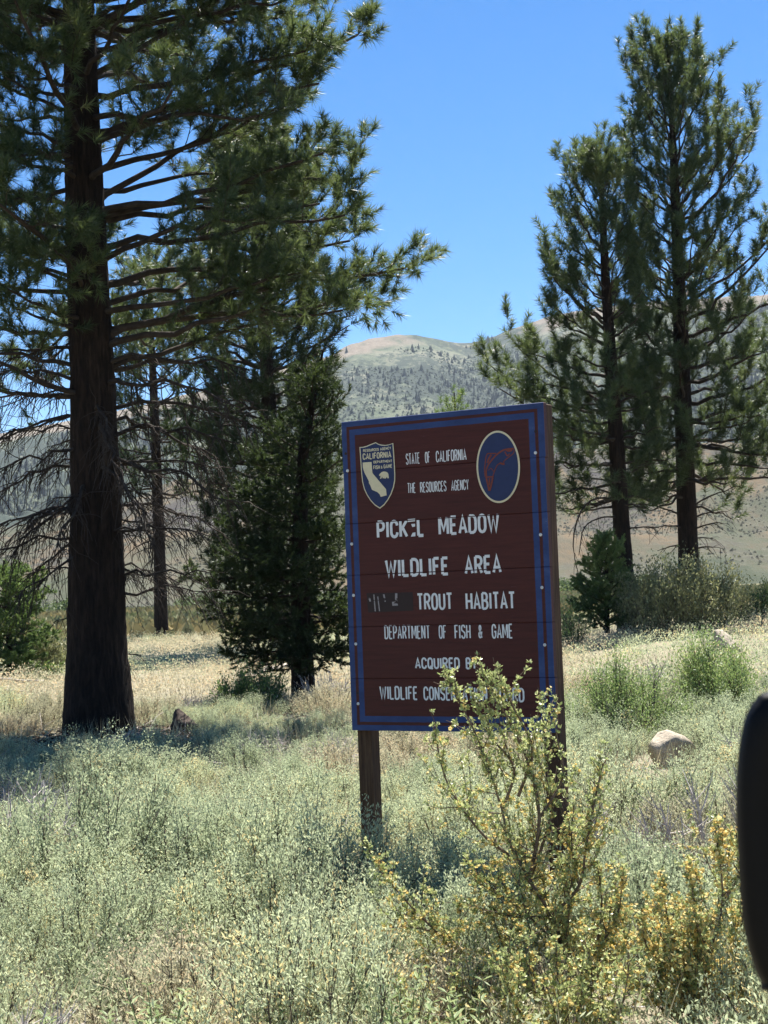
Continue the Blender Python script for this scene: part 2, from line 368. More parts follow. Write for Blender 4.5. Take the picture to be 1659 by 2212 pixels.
M['hillbrush'] = leafmat('hill_brush', [(0, (.0338, .0338, .0285)), (.5, (.0638, .0675, .0465)), (1, (.0975, .1013, .0675))], .1, .9, .1)
tag(obj('foothill_brush', g, M['hillbrush']), 'dotted sagebrush scrub over the reddish brown foothill', 'brush', kind='stuff')
# bright willows where the meadow meets the foothill
WP = []
for k in range(230):
    a = rng.uniform(-.3, .3); r = rng.uniform(280, 335)
    if fbm(np.array([a*14]), np.array([.3]), 9, 3)[0] < -.06: continue
    WP.append((r*math.sin(a), r*math.cos(a), 0, rng.uniform(1.0, 3.2)))
WP = np.array(WP); WP[:, 2] = gz(WP[:, 0], WP[:, 1]); nl = 150; n = len(WP)
hh = np.repeat(WP[:, 3], nl); q = unit(rng.normal(size=(n*nl, 3)))*rng.rand(n*nl, 1)**.33; q[:, 2] = np.abs(q[:, 2])
P = np.repeat(WP[:, :3], nl, 0) + q*np.stack([hh*1.3, hh*.9, hh], -1)
D = unit(rng.normal(size=P.shape)); sv = unit(np.cross(D, rng.normal(size=P.shape))); lw = rng.uniform(.12, .3, (n*nl, 1))
g = Geo(); g.add(np.stack([P-D*lw, P+sv*lw, P+D*lw, P-sv*lw], 1).reshape(-1, 3), np.arange(4*n*nl).reshape(-1, 4), np.repeat(np.clip(np.repeat(rng.rand(n), nl)*.6 + .4*rng.rand(n*nl), 0, 1), 4))
M['willow'] = leafmat('willow_leaves', [(0, (.05, .085, .03)), (.5, (.095, .135, .045)), (1, (.15, .18, .07))], .3, .6, .2)
tag(obj('willow_thicket', g, M['willow']), 'bright green willow thicket along the far meadow edge', 'willows', kind='stuff')

# ------------------------------------------------------------------ conifers
def needles(P, D, rng, count, shoot, nlen, width, spread=(.35, 1.15), tint=None):
    """needle triangles of brush-like shoots at P (T,3) with axis D"""
    T = len(P)
    if T == 0: return np.zeros((0, 3)), np.zeros((0, 3), int), np.zeros(0)
    D = unit(D); P2 = np.repeat(P, count, 0); D2 = np.repeat(D, count, 0); N = len(P2)
    s = rng.rand(N)**.75*shoot*np.repeat(rng.uniform(.7, 1.25, T), count)
    ang = rng.uniform(spread[0], spread[1], N)*(1-.35*s/shoot/1.25); q = perp(D2, rng)
    dirn = D2*np.cos(ang)[:, None] + q*np.sin(ang)[:, None]
    base = P2 + D2*s[:, None]; L = nlen*rng.uniform(.65, 1.15, N)
    tip = base + dirn*L[:, None]; tip[:, 2] -= .10*L*rng.rand(N)
    w = unit(np.cross(dirn, rng.normal(size=(N, 3))))*width*.5
    V = np.stack([base-w, base+w, tip+w*.25], 1).reshape(-1, 3)
    F = np.arange(3*N).reshape(-1, 3)
    tt = tint if tint is not None else rng.rand(T)
    ti = np.clip(np.repeat(np.repeat(tt, count) + rng.normal(0, .12, N), 3), 0, 1)
    return V, F, ti

def limb_poly(p0, p1, bow, rng, n=9, wob=.03):
    t = np.linspace(0, 1, n)[:, None]; L = np.linalg.norm(np.subtract(p1, p0))
    P = np.asarray(p0)*(1-t) + np.asarray(p1)*t; P[:, 2] += bow*L*4*t[:, 0]*(1-t[:, 0])
    P[1:-1] += rng.normal(size=(n-2, 3))*wob*L*.35
    return P
def dress(P, rng, wood, tufts, p, r0, L=None):
    """adds side twigs to a limb polyline; collects shoots (pos, dir)"""
    L = L or np.linalg.norm(np.diff(P, axis=0), axis=1).sum()
    n = max(1, int(L*(1-p['bare'])/p['sub_gap']))
    ts = np.sort(p['bare'] + (1-p['bare'])*(rng.rand(n)*.35+np.arange(n)*.65/n+.3*np.arange(n)/n))
    ts = np.clip(ts, 0, 1)
    side = 1
    for t in ts:
        a = lerp_poly(P, [t, max(0, t-.04), min(1, t+.04)]); d = unit(a[2]-a[1]); side = -side
        h = unit(np.cross(d, [0, 0, 1])); ang = rng.uniform(.5, 1.1)
        dd = unit(d*math.cos(ang) + h*side*math.sin(ang) + np.array([0, 0, rng.uniform(*p['lift'])]))
        sl = p['sub_len']*rng.uniform(.5, 1.15)*(.45+.55*(1-t)**.5 if t > .5 else .9)*min(1, L/1.2)
        m = 5; q = np.linspace(0, 1, m)[:, None]; Q = a[0] + dd*sl*q; Q[:, 2] += sl*p['curl']*q[:, 0]**2
        Q += rng.normal(size=Q.shape)*.02*sl
        rr = r0*p['sub_r']*(1-.6*t)
        wood.append((Q, np.linspace(rr, rr*.4, m), 4))
        k = max(1, int(sl/p['gap']))
        tq = np.linspace(p['sub_bare'], 1, k+1) + rng.uniform(-.05, .05, k+1); tq = np.clip(tq, 0, 1)
        pos = lerp_poly(Q, tq); e = unit(lerp_poly(Q, np.clip(tq+.08, 0, 1.0)) - lerp_poly(Q, np.clip(tq-.08, 0, 1)))
        dirs = unit(e + rng.normal(size=e.shape)*p['jit'] + np.array([0, 0, 1])*p['upt'])
        tufts.append((pos, dirs))
        for j in range(p.get('forks', 0) if L > .8 else 0):
            tt = rng.uniform(.3, .9); c = lerp_poly(Q, [tt])[0]; fd = unit(dd*.6 + rng.normal(size=3)*.55 + np.array([0, 0, p['upt']])); fl = sl*rng.uniform(.25, .5)
            Q2 = c + fd*fl*np.linspace(0, 1, 3)[:, None]; wood.append((Q2, np.linspace(rr*.5, rr*.25, 3), 3))
            tufts.append((Q2[1:], unit(np.tile(fd, (2, 1)) + rng.normal(size=(2, 3))*p['jit'] + np.array([0, 0, 1])*p['upt'])))
    t = np.linspace(max(p['bare'], .55), 1, max(2, int(L*.5/p['gap'])))
    pos = lerp_poly(P, t); e = unit(lerp_poly(P, np.clip(t+.05, 0, 1)) - lerp_poly(P, np.clip(t-.05, 0, 1)))
    tufts.append((pos, unit(e + rng.normal(size=e.shape)*p['jit'] + np.array([0, 0, 1])*p['upt'])))

def trunk_geo(P, r, rng, sides=22, n=90, rough=.06):
    t = np.linspace(0, 1, n); Q = lerp_poly(P, t)
    s = np.concatenate([[0], np.cumsum(np.linalg.norm(np.diff(P, axis=0), axis=1))]); rad_ = np.interp(t*s[-1], s, r)
    V, F = tube(Q, rad_, sides); V = V.reshape(n, sides, 3)
    a = np.arange(sides)/sides*2*math.pi
    nz = 1 + rough*(fbm(np.cos(a)[None]*3+np.zeros((n, 1))+5, np.sin(a)[None]*3 + (t*s[-1])[:, None]*.9, 77, 4))*2 + rough*.5*rng.normal(size=(n, sides))*.5
    V = Q[:, None] + (V-Q[:, None])*nz[..., None]
    return V.reshape(-1, 3), F

def conifer(name, label, cat, tr, tr_r, limbs, p, rng, mat, group=None, dead=(), sides=18, trunk_n=70):
    """tr: trunk polyline (world); limbs / dead: list of (polyline, radius)"""
    base = tr[0]; root = thing(name, label, cat, base, group)
    g = Geo(); v, f = trunk_geo(tr, tr_r, rng, sides, trunk_n); g.add(v, f)
    obj('trunk', g, M['bark'], root, True, base)
    crown = Geo(); tuf = []
    for P, r in limbs:
        wood = []; g = Geo(); dress(P, rng, wood, tuf, p, r)
        v, f = tube(P, np.linspace(r, r*.3, len(P)), 7); g.add(v, f)
        for Q, rr, s in wood:
            v, f = tube(Q, rr, s); g.add(v, f)
        obj('branch', g, M['limb'], root, True, base)
    for P, r in dead:
        g = Geo(); v, f = tube(P, np.linspace(r, r*.25, len(P)), 6); g.add(v, f)
        L = np.linalg.norm(np.diff(P, axis=0), axis=1).sum()
        for k in range(int(p.get('dead_twigs', 9)*max(.4, min(1.6, L)))):
            t = rng.uniform(.2, 1); a = lerp_poly(P, [t, max(0, t-.05), min(1, t+.05)]); d = unit(a[2]-a[1])
            dd = unit(d*.7 + rng.normal(size=3)*.6 + np.array([0, 0, -.55])); sl = rng.uniform(.15, .6)*min(1, L)
            q = np.linspace(0, 1, 5)[:, None]; Q = a[0]+dd*sl*q; Q[:, 2] -= sl*.35*q[:, 0]**2; Q += rng.normal(size=Q.shape)*.03*sl
            rr = r*.28; v, f = tube(Q, np.linspace(rr, rr*.4, 5), 3); g.add(v, f)
        obj('dead_branch', g, M['limb'], root, True, base)
    pos = np.concatenate([a for a, b in tuf]); dr = np.concatenate([b for a, b in tuf])
    # a leader shoot at the top
    top = tr[-1] + np.array([0, 0, 1])*np.linspace(-1.2, -.4, 5)[:, None]; pos = np.vstack([pos, top]); dr = np.vstack([dr, np.tile([0, 0, 1.0], (5, 1))])
    cl = fbm(pos[:, 0]*1.1+pos[:, 2]*.7, pos[:, 1]*1.1-pos[:, 2]*.9, 13, 3)
    ti = np.clip(.48 + cl*1.1 + rng.normal(0, .15, len(pos)), 0, 1)
    v, f, ti = needles(pos, dr, rng, p['count'], p['shoot'], p['nlen'], p['width'], p.get('spread', (.35, 1.15)), ti)
    crown.add(v, f, ti); obj('crown', crown, mat, root, False, base)
    return root

def trunk_px(pts, Y):
    return np.array([at(x, y, Y) for x, y in pts])
def trunk_at_z(tr, z):
    return np.array([np.interp(z, tr[:, 2], tr[:, k]) for k in range(3)])
def auto_limbs(tr, prof, elev, z0, z1, gap, per, rng, r_of, curl=.25, spread=(.62, 1.08)):
    """whorls of limbs; prof(z, az) = horizontal reach"""
    out = []; z = z0
    while z < z1:
        a0 = rng.rand()*6.28
        for k in range(per if rng.rand() > .3 else per-1):
            a = a0 + k*6.283/per + rng.normal(0, .25); zz = z + rng.normal(0, gap*.25)
            if zz > z1-.05: continue
            reach = prof(zz, a)*rng.uniform(*spread); e = elev(zz) + rng.normal(0, .09); rise = min(reach*math.tan(e), (tr[-1, 2]-zz)*.5)
            if reach < .1: continue
            c = trunk_at_z(tr, zz); h = np.array([math.cos(a), math.sin(a), 0])
            n = 9; t = np.linspace(0, 1, n)[:, None]
            P = c + h*reach*t + np.array([0, 0, 1])*(rise*t + min(reach, rise+.3)*curl*(t**2-.55*t))
            P[1:] += rng.normal(size=(n-1, 3))*.018*reach
            out.append((P, r_of(zz, reach)))
        z += gap*rng.uniform(.75, 1.25)
    return out

PINE = dict(bare=.30, sub_gap=.21, sub_len=1.0, lift=(-.45, .75), curl=.28, sub_r=.26, gap=.24, sub_bare=.45, jit=.4, upt=.42, forks=3,
            count=54, shoot=.13, nlen=.165, width=.0095, spread=(.25, 1.5), dead_twigs=24)

# --- the thick pine on the left
rng = R_(11); Y0 = 20.4
trC = trunk_px([(214, 1585), (210, 1400), (207, 1100), (199, 800), (190, 600), (180, 330), (171, 60), (166, -150), (160, -420), (156, -700), (153, -900)], Y0)
trC[0, 2] = gz(trC[0, 0], trC[0, 1]) - .05
mpp = Y0/FPX
rC = np.array([80, 64, 55, 49, 45, 40, 35, 31, 24, 14, 4])*mpp
spec = [((228, 150), (560, -70), .2), ((225, 300), (772, 75), .1), ((222, 300), (690, 180), -.7), ((220, 355), (655, 200), -.3), ((235, 440), (640, 235), .7), ((238, 440), (700, 330), -.9),
        ((240, 450), (785, 385), .3), ((238, 455), (690, 440), 1.1), ((236, 520), (745, 465), -.5), ((236, 600), (755, 520), .9), ((240, 655), (650, 590), -1.1),
        ((245, 725), (872, 580), .2), ((245, 700), (800, 640), .9), ((245, 740), (740, 670), -.8), ((250, 790), (620, 690), 1.0), ((215, 180), (660, 110), -.9), ((210, 110), (600, 40), 1.0),
        ((205, 60), (640, -10), .1), ((215, 240), (560, 250), -1.6), ((225, 400), (540, 360), 1.7), ((230, 560), (560, 470), -1.8), ((236, 640), (580, 560), 1.8), ((200, 40), (520, -60), -1.3),
        ((150, 230), (-70, 130), .2), ((150, 310), (-90, 250), -.8), ((150, 440), (-130, 410), .6), ((150, 520), (-120, 470), -1), ((150, 620), (-160, 590), .3), ((150, 700), (-140, 680), 1.0),
        ((150, 120), (-80, 30), .8), ((150, 60), (-100, -20), -.9), ((150, 380), (-20, 340), -1.8), ((150, 560), (-60, 540), 1.8), ((150, 780), (-130, 760), -.3), ((150, 840), (-110, 850), .9)]
limbs = []
for (x0, y0), (x1, y1), dy in spec:
    p1 = at(x1, y1, Y0+dy); s = at(x0, y0, Y0); c = trunk_at_z(trC, s[2]-.12)
    L = np.linalg.norm(p1-c); limbs.append((limb_poly(c, p1, rng.uniform(-.05, .06), rng, 10), .014+.0105*L))
for z in np.arange(4.2, 9.2, .34):                     # towards the viewer and away
    for sgn in (-1, 1):
        if rng.rand() < (.45 if sgn < 0 else .12): continue
        a = sgn*math.pi/2 + rng.normal(0, .55); L = rng.uniform(1.5, 2.9)
        c = trunk_at_z(trC, z); p1 = c + np.array([math.cos(a)*L, math.sin(a)*L, rng.uniform(.0, .35)*L])
        limbs.append((limb_poly(c, p1, rng.uniform(-.04, .05), rng, 9), .02+.012*L))
for k in range(20):                                    # shorter limbs on the far left side
    y0 = rng.uniform(20, 760); s_ = at(170, y0, Y0); c = trunk_at_z(trC, s_[2]); p1 = at(rng.uniform(-30, 95), y0-rng.uniform(-10, 90), Y0+rng.choice([-1, 1])*rng.uniform(.5, 1.9))
    limbs.append((limb_poly(c, p1, rng.uniform(-.05, .05), rng, 9), .035))
limbs += auto_limbs(trC, lambda z, a: np.interp(z, [9, 12, 14.6], [3.3, 2.7, .9]), lambda z: .25, 9.1, 14.4, .38, 7, rng, lambda z, L: .015+.012*L)  # unseen crown above the view, thickened to deepen the shade on the ground
dspec = [((255, 880), (560, 925), .3), ((258, 940), (520, 960), -.6), ((262, 1010), (470, 1012), .4), ((262, 1000), (520, 1085), -.4), ((265, 1090), (450, 1130), .9), ((266, 1160), (430, 1150), -.7),
         ((268, 1305), (450, 1278), .2), ((266, 1262), (455, 1238), -.3), ((270, 1420), (305, 1416), 0), ((255, 835), (520, 880), -1.2), ((258, 900), (470, 990), 1.3), ((250, 800), (540, 800), -.5),
         ((150, 905), (-40, 965), .2), ((150, 960), (-30, 1040), -.7), ((150, 1000), (-10, 1070), .6), ((150, 1090), (-40, 1165), .1), ((150, 1045), (30, 1200), -.3), ((150, 1150), (60, 1250), .5),
         ((150, 1245), (75, 1232), 0), ((150, 1330), (115, 1345), .1), ((150, 870), (-60, 880), .9), ((150, 830), (-80, 820), -.8), ((150, 760), (-60, 780), .6), ((150, 1185), (40, 1290), -.6),
         ((200, 990), (330, 1180), -1.2), ((200, 1040), (120, 1190), -1.3), ((200, 900), (270, 1060), -1.5)]
dead = []
for (x0, y0), (x1, y1), dy in dspec:
    s = at(x0, y0, Y0); c = trunk_at_z(trC, s[2]); p1 = at(x1, y1, Y0+dy); L = np.linalg.norm(p1-c)
    dead.append((limb_poly(c, p1, .07, rng, 9, .06), .012+.010*L))
for k in range(22):                                    # thin dead boughs all round the lower stem
    z = rng.uniform(2.0, 5.4); a = rng.rand()*6.283; L = rng.uniform(.9, 1.9); c = trunk_at_z(trC, z)
    p1 = c + np.array([math.cos(a)*L, math.sin(a)*L, -rng.uniform(.05, .38)*L]); dead.append((limb_poly(c, p1, .08, rng, 9, .06), .010+.007*L))
conifer('pine_tree', 'tall pine with the thickest dark trunk and bare drooping lower branches', 'tree', trC, rC, limbs, PINE, rng, M['needle'],
        'pine trees', dead, 30, 150)

# --- the two tall pines on the right
PFAR = dict(PINE, count=84, width=.019, sub_len=1.05, gap=.46, sub_gap=.44, nlen=.25, shoot=.42, lift=(-.1, .7), curl=.6, upt=.65, bare=.25, sub_bare=.45, jit=.3, forks=1, spread=(.65, 1.45), dead_twigs=8)
def prof_px(rows, Y, hz):
    rows = np.array(rows, float); zz = (hz-rows[:, 0])*Y/FPX + 1.65; L = rows[:, 1]*Y/FPX; Rr = rows[:, 2]*Y/FPX; o = np.argsort(zz)
    def f(z, a):
        l = np.interp(z, zz[o], L[o]); r = np.interp(z, zz[o], Rr[o]); c = .5+.5*math.cos(a); return l*(1-c)+r*c
    return f
rng = R_(21); Y1 = 45.5
tr = trunk_px([(1494, 1372), (1487, 1200), (1478, 950), (1470, 700), (1462, 500), (1451, 250), (1441, 58)], Y1)
rB = np.array([27, 22, 19.5, 16, 12, 6, 1.5])*Y1/FPX
zf = lambda y, Y, hz: (hz-y)*Y/FPX + 1.65
prof = prof_px([(58, 3, 3), (100, 10, 12), (150, 28, 30), (220, 66, 72), (300, 90, 95), (430, 110, 165), (520, 120, 190), (600, 125, 205), (700, 150, 225), (850, 180, 250), (1000, 175, 230), (1080, 130, 175)], Y1, 1250)
el = lambda z: np.interp(z, [3, 5, 7, 9.5, 13, 17], [-.28, -.05, .2, .5, .8, 1.1])
lim = auto_limbs(tr, prof, el, zf(1075, Y1, 1250), zf(110, Y1, 1250), .50, 5, rng, lambda z, L: .018+.016*L, .35)
dd = [(limb_poly(trunk_at_z(tr, zf(y0, Y1, 1250)), at(x1, y1, Y1+dy), .06, rng, 8, .05), .035) for y0, x1, y1, dy in
      [(1060, 1640, 985, .3), (1105, 1600, 1050, -.5), (1130, 1570, 1105, .6), (1150, 1560, 1130, -.6), (1170, 1545, 1165, .3), (1190, 1560, 1185, -.3), (1120, 1370, 1090, .5), (1150, 1400, 1140, -.8), (1180, 1420, 1190, .2), (1070, 1330, 1040, -.4)]]
conifer('pine_tree', 'tallest pine with open crown behind the olive shrubs', 'tree', tr, rB, lim, PFAR, rng, M['needle'], 'pine trees', dd)
rng = R_(27); Y2 = 43.5
tr = trunk_px([(1356, 1372), (1345, 1180), (1331, 950), (1318, 760), (1308, 600), (1300, 430), (1294, 305)], Y2)
rA = np.array([23, 19, 16.5, 13, 10, 6, 1.5])*Y2/FPX
prof = prof_px([(305, 3, 3), (345, 12, 10), (400, 48, 30), (480, 78, 50), (560, 100, 70), (650, 105, 80), (750, 130, 90), (850, 190, 110), (950, 205, 130), (1085, 170, 115)], Y2, 1255)
el = lambda z: np.interp(z, [3, 5, 7, 8.5, 11, 14], [-.28, -.05, .2, .5, .85, 1.15])
lim = auto_limbs(tr, prof, el, zf(1085, Y2, 1255), zf(350, Y2, 1255), .47, 5, rng, lambda z, L: .016+.016*L, .35)
for y0, x1, y1, dy in [(900, 1060, 790, .2), (950, 1080, 840, -.9), (880, 1110, 740, .8), (720, 1172, 560, .1), (700, 1195, 600, -.7)]:
    lim.append((limb_poly(trunk_at_z(tr, zf(y0, Y2, 1255)), at(x1, y1, Y2+dy), -.06, rng, 9), .05))
dd = [(limb_poly(trunk_at_z(tr, zf(y0, Y2, 1255)), at(x1, y1, Y2+dy), .08, rng, 8, .05), .032) for y0, x1, y1, dy in
      [(1050, 1215, 1035, .2), (1075, 1225, 1060, -.5), (1085, 1250, 1100, .4), (1110, 1400, 1090, .2), (1150, 1420, 1140, -.4), (1040, 1440, 1000, .6)]]
hoop = bez([trunk_at_z(tr, zf(1085, Y2, 1255)), at(1290, 1076, Y2-.5), at(1255, 1105, Y2-.8), at(1238, 1180, Y2-1), at(1262, 1290, Y2-1)], 14); dd.append((hoop, .035))
hoop = bez([trunk_at_z(tr, zf(1120, Y2, 1255)), at(1300, 1118, Y2-.4), at(1262, 1140, Y2-.7), at(1250, 1200, Y2-.8)], 12); dd.append((hoop, .03))
conifer('pine_tree', 'narrower pine with shorter top and arching dead low branches, beside the tallest pine', 'tree', tr, rA, lim, PFAR, rng, M['needle'], 'pine trees', dd)

# --- pine behind the dark juniper, and the one seen past the thick trunk
rng = R_(31); Y3 = 46.0
tr = trunk_px([(604, 1425), (598, 1250), (585, 950), (572, 720), (556, 520), (545, 380), (540, 300)], Y3)
prof = prof_px([(300, 4, 4), (380, 60, 70), (500, 125, 140), (620, 165, 175), (750, 200, 185), (900, 215, 185), (1000, 210, 170), (1150, 190, 150), (1280, 120, 100)], Y3, 1282)
lim = auto_limbs(tr, prof, lambda z: np.interp(z, [3, 7, 13], [-.05, .2, .8]), zf(1250, Y3, 1282), zf(330, Y3, 1282), .36, 5, rng, lambda z, L: .016+.016*L, .3)
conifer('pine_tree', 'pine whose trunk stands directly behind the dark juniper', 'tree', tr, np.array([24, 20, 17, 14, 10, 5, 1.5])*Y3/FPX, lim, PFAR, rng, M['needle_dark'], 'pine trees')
rng = R_(37); Y4 = 66.0
tr = trunk_px([(349, 1385), (346, 1250), (338, 1000), (330, 800), (322, 600), (320, 520)], Y4)
prof = prof_px([(520, 3, 3), (620, 55, 55), (750, 95, 105), (900, 125, 135), (1080, 120, 130)], Y4, 1292)
lim = auto_limbs(tr, prof, lambda z: np.interp(z, [3, 7, 13], [-.1, .15, .7]), zf(1060, Y4, 1292), zf(560, Y4, 1292), .6, 5, rng, lambda z, L: .016+.016*L, .25)
dd = [(limb_poly(trunk_at_z(tr, zf(y0, Y4, 1292)), at(x1, y1, Y4+dy), .05, rng, 7, .05), .035) for y0, x1, y1, dy in
      [(1100, 420, 1120, .5), (1130, 280, 1140, .5), (1150, 410, 1190, -.5), (1180, 285, 1200, -.5), (1215, 395, 1240, .3), (1200, 300, 1240, .6)]]
conifer('pine_tree', 'slender pine trunk standing past the thick pine at the meadow edge', 'tree', tr, np.array([15.5, 13.5, 11, 8, 4, 1.2])*Y4/FPX, lim,
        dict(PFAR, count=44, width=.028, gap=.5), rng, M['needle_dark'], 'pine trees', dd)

# --- dense juniper by the sign
FIRP = dict(bare=.12, sub_gap=.10, sub_len=.62, lift=(-.45, .55), curl=.12, sub_r=.34, gap=.075, sub_bare=.12, jit=.5, upt=.22, forks=2,
            count=46, shoot=.12, nlen=.062, width=.0125, spread=(.3, 1.3))
rng = R_(41); Y5 = 24.6
tr = trunk_px([(656, 1530), (650, 1330), (648, 1150), (655, 980), (678, 850), (698, 757)], Y5); tr[0, 2] = gz(tr[0, 0], tr[0, 1])-.05
prof = prof_px([(757, 4, 4), (800, 26, 28), (850, 50, 52), (950, 75, 80), (1050, 130, 110), (1150, 175, 130), (1250, 200, 140), (1350, 230, 145), (1420, 130, 130), (1480, 80, 110)], Y5, 1284)
lim = auto_limbs(tr, prof, lambda z: np.interp(z, [.3, 2.5, 5.3], [-.12, .12, .75]), zf(1440, Y5, 1284), zf(780, Y5, 1284), .165, 5, rng, lambda z, L: .008+.014*L, .12, (.4, 1.15))
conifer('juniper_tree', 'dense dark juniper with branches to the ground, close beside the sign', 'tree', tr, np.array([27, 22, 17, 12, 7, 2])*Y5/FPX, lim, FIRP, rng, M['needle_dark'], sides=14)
# bushy juniper at the left
rng = R_(43); Y6 = 34.5
tr = trunk_px([(22, 1468), (20, 1380), (14, 1280), (8, 1210)], Y6)
prof = prof_px([(1210, 5, 5), (1250, 45, 45), (1300, 70, 75), (1360, 85, 95), (1420, 90, 110), (1460, 70, 100)], Y6, 1302)
lim = auto_limbs(tr, prof, lambda z: np.interp(z, [.2, 2.2], [0, .7]), zf(1450, Y6, 1302), zf(1222, Y6, 1302), .20, 6, rng, lambda z, L: .01+.012*L, .15, (.45, 1.15))
conifer('juniper_tree', 'bushy low juniper by the thick pine, away from the sign', 'tree', tr, np.array([8, 7, 5, 2])*Y6/FPX, lim, dict(FIRP, width=.02, nlen=.085, gap=.10, sub_gap=.13), rng, M['fir'], sides=10, trunk_n=20)
# young fir
rng = R_(47); Y7 = 39.5
tr = trunk_px([(1312, 1368), (1311, 1300), (1308, 1220), (1305, 1146)], Y7)
prof = prof_px([(1146, 3, 3), (1180, 20, 20), (1220, 36, 34), (1270, 50, 48), (1320, 60, 56), (1355, 58, 54)], Y7, 1256)
lim = auto_limbs(tr, prof, lambda z: np.interp(z, [.3, 2.4], [.05, .9]), zf(1352, Y7, 1256), zf(1160, Y7, 1256), .12, 6, rng, lambda z, L: .008+.012*L, .15, (.55, 1.15))
conifer('fir_sapling', 'small conical young fir in front of the narrower pine', 'tree', tr, np.array([6, 5, 3.5, 1])*Y7/FPX, lim, dict(FIRP, width=.022, nlen=.08, gap=.10, sub_gap=.12), rng, M['fir'], sides=10, trunk_n=20)
# small conifer whose tip shows over the board
rng = R_(53); Y8 = 42.0
tr = trunk_px([(1000, 1420), (996, 1250), (988, 1000), (981, 848)], Y8)
prof = prof_px([(848, 3, 3), (870, 16, 16), (900, 26, 26), (1000, 60, 60), (1150, 95, 95), (1350, 120, 120)], Y8, 1268)
lim = auto_limbs(tr, prof, lambda z: np.interp(z, [.3, 6], [.05, .8]), zf(1340, Y8, 1268), zf(865, Y8, 1268), .38, 5, rng, lambda z, L: .01+.012*L, .25)
conifer('pine_tree', 'small pine whose tip peeks over the top edge of the sign', 'tree', tr, np.array([14, 11, 6, 1.2])*Y8/FPX, lim, dict(PFAR, width=.02, count=24, nlen=.17, shoot=.18), rng, M['fir'], 'pine trees', sides=10, trunk_n=30)

# ------------------------------------------------------------------ shrubs
def leaves(P, D, rng, L, W, tint):
    """kite shaped leaf quads"""
    n = len(P); D = unit(D); s = unit(np.cross(D, rng.normal(size=(n, 3))))
    L = (L*rng.uniform(.6, 1.25, n))[:, None]; W = (W*rng.uniform(.7, 1.2, n))[:, None]
    V = np.stack([P, P+D*L*.55-s*W*.5, P+D*L, P+D*L*.55+s*W*.5], 1).reshape(-1, 3)
    return V, np.arange(4*n).reshape(-1, 4), np.repeat(tint, 4)
def bush(rng, H, Rad, stems, twigs, nleaf, L, W, upright=.6, leafstart=.35, yellow=.1, twig_r=.006, spikes=0, spread=1.0, fuzz=0.0):
    """returns (foliage Geo, stems Geo) around the origin"""
    fol = Geo(); wood = Geo(); tw = []
    for k in range(stems):
        a = rng.rand()*6.283; rr = Rad*spread*rng.rand()**.6; h = H*math.sqrt(max(.05, 1-.85*(rr/(Rad*spread))**2))*rng.uniform(.72, 1.05)
        p0 = np.array([math.cos(a), math.sin(a), 0])*rr*.15; p1 = np.array([math.cos(a)*rr, math.sin(a)*rr, h])
        mid = (p0+p1)/2 + np.array([math.cos(a), math.sin(a), -.3])*rr*.22 + rng.normal(size=3)*.03*H
        P = bez([p0, mid, p1], 8); v, f = tube(P, np.linspace(twig_r*1.8, twig_r*.5, len(P)), 4); wood.add(v, f)
        tw.append((P, .25))
        for j in range(twigs):
            t = rng.uniform(.35, .95); c = lerp_poly(P, [t])[0]
            d = unit(rng.normal(size=3)*.55 + unit(P[-1]-P[0])*.6 + np.array([0, 0, upright])); l = H*rng.uniform(.14, .36)
            q = np.linspace(0, 1, 4)[:, None]; Q = c + d*l*q; Q[:, 2] += l*.2*q[:, 0]**2
            v, f = tube(Q, np.linspace(twig_r*.6, twig_r*.25, 4), 3); wood.add(v, f); tw.append((Q, leafstart))
    for j in range(spikes):
        P, _ = tw[rng.randint(len(tw))]; c = P[-1]; l = H*rng.uniform(.2, .45); d = unit(np.array([rng.normal()*.18, rng.normal()*.18, 1]))
        q = np.linspace(0, 1, 4)[:, None]; tw.append((c + d*l*q, .0))
    per = np.maximum(3, (nleaf*np.array([np.linalg.norm(Q[-1]-Q[0]) for Q, _ in tw])/sum(np.linalg.norm(Q[-1]-Q[0]) for Q, _ in tw)).astype(int))
    PP = []; DD = []; TT = []
    for (Q, ls), n in zip(tw, per):
        t = ls + (1-ls)*rng.rand(n); p = lerp_poly(Q, t) + rng.normal(size=(n, 3))*fuzz; ax = unit(Q[-1]-Q[-2])
        d = unit(ax*.7 + rng.normal(size=(n, 3))*.6 + np.array([0, 0, upright*.5]))
        b = .4 + rng.normal(0, .13) + (.45 if rng.rand() < yellow else 0)
        PP.append(p); DD.append(d); TT.append(np.clip(b + rng.normal(0, .09, n), 0, 1))
    v, f, ti = leaves(np.concatenate(PP), np.concatenate(DD), rng, L, W, np.concatenate(TT)); fol.add(v, f, ti)
    return fol, wood
def proto(fol, wood, mf, mw, key):
    a = fol.mesh(key+'_foliage'); a.materials.append(mf); b = wood.mesh(key+'_stems'); b.materials.append(mw); return a, b
def place(name, label, cat, group, meshes, loc, rz, s, sz=1.0):
    r = thing(name, label, cat, loc, group); r.rotation_euler = (0, 0, rz); r.scale = (s, s, s*sz)
    if meshes[0] is not None: obj('foliage', meshes[0], None, r)
    obj('stems', meshes[1], None, r)
    return r

rng = R_(71); SAGE = []; SAGEY = []; DEAD = []
for k in range(7):
    f, w = bush(rng, .52, .47, 34, 9, 15000, .020, .0068, .75, .15, .10, .0036, 12, 1.0, .020); SAGE.append(proto(f, w, M['sage'], M['twig'], 'sagebrush'))
for k in range(3):
    f, w = bush(rng, .44, .43, 30, 9, 11000, .020, .0066, .9, .15, .2, .0036, 10, 1.0, .018); SAGEY.append(proto(f, w, M['sage_yellow'], M['twig'], 'straw_sagebrush'))
for k in range(3):
    f, w = bush(rng, .46, .46, 22, 12, 60, .02, .004, .2, .5, .3, .0050, 0); w2 = w.mesh('dead_stems'); w2.materials.append(M['deadtwig']); DEAD.append((None, w2))

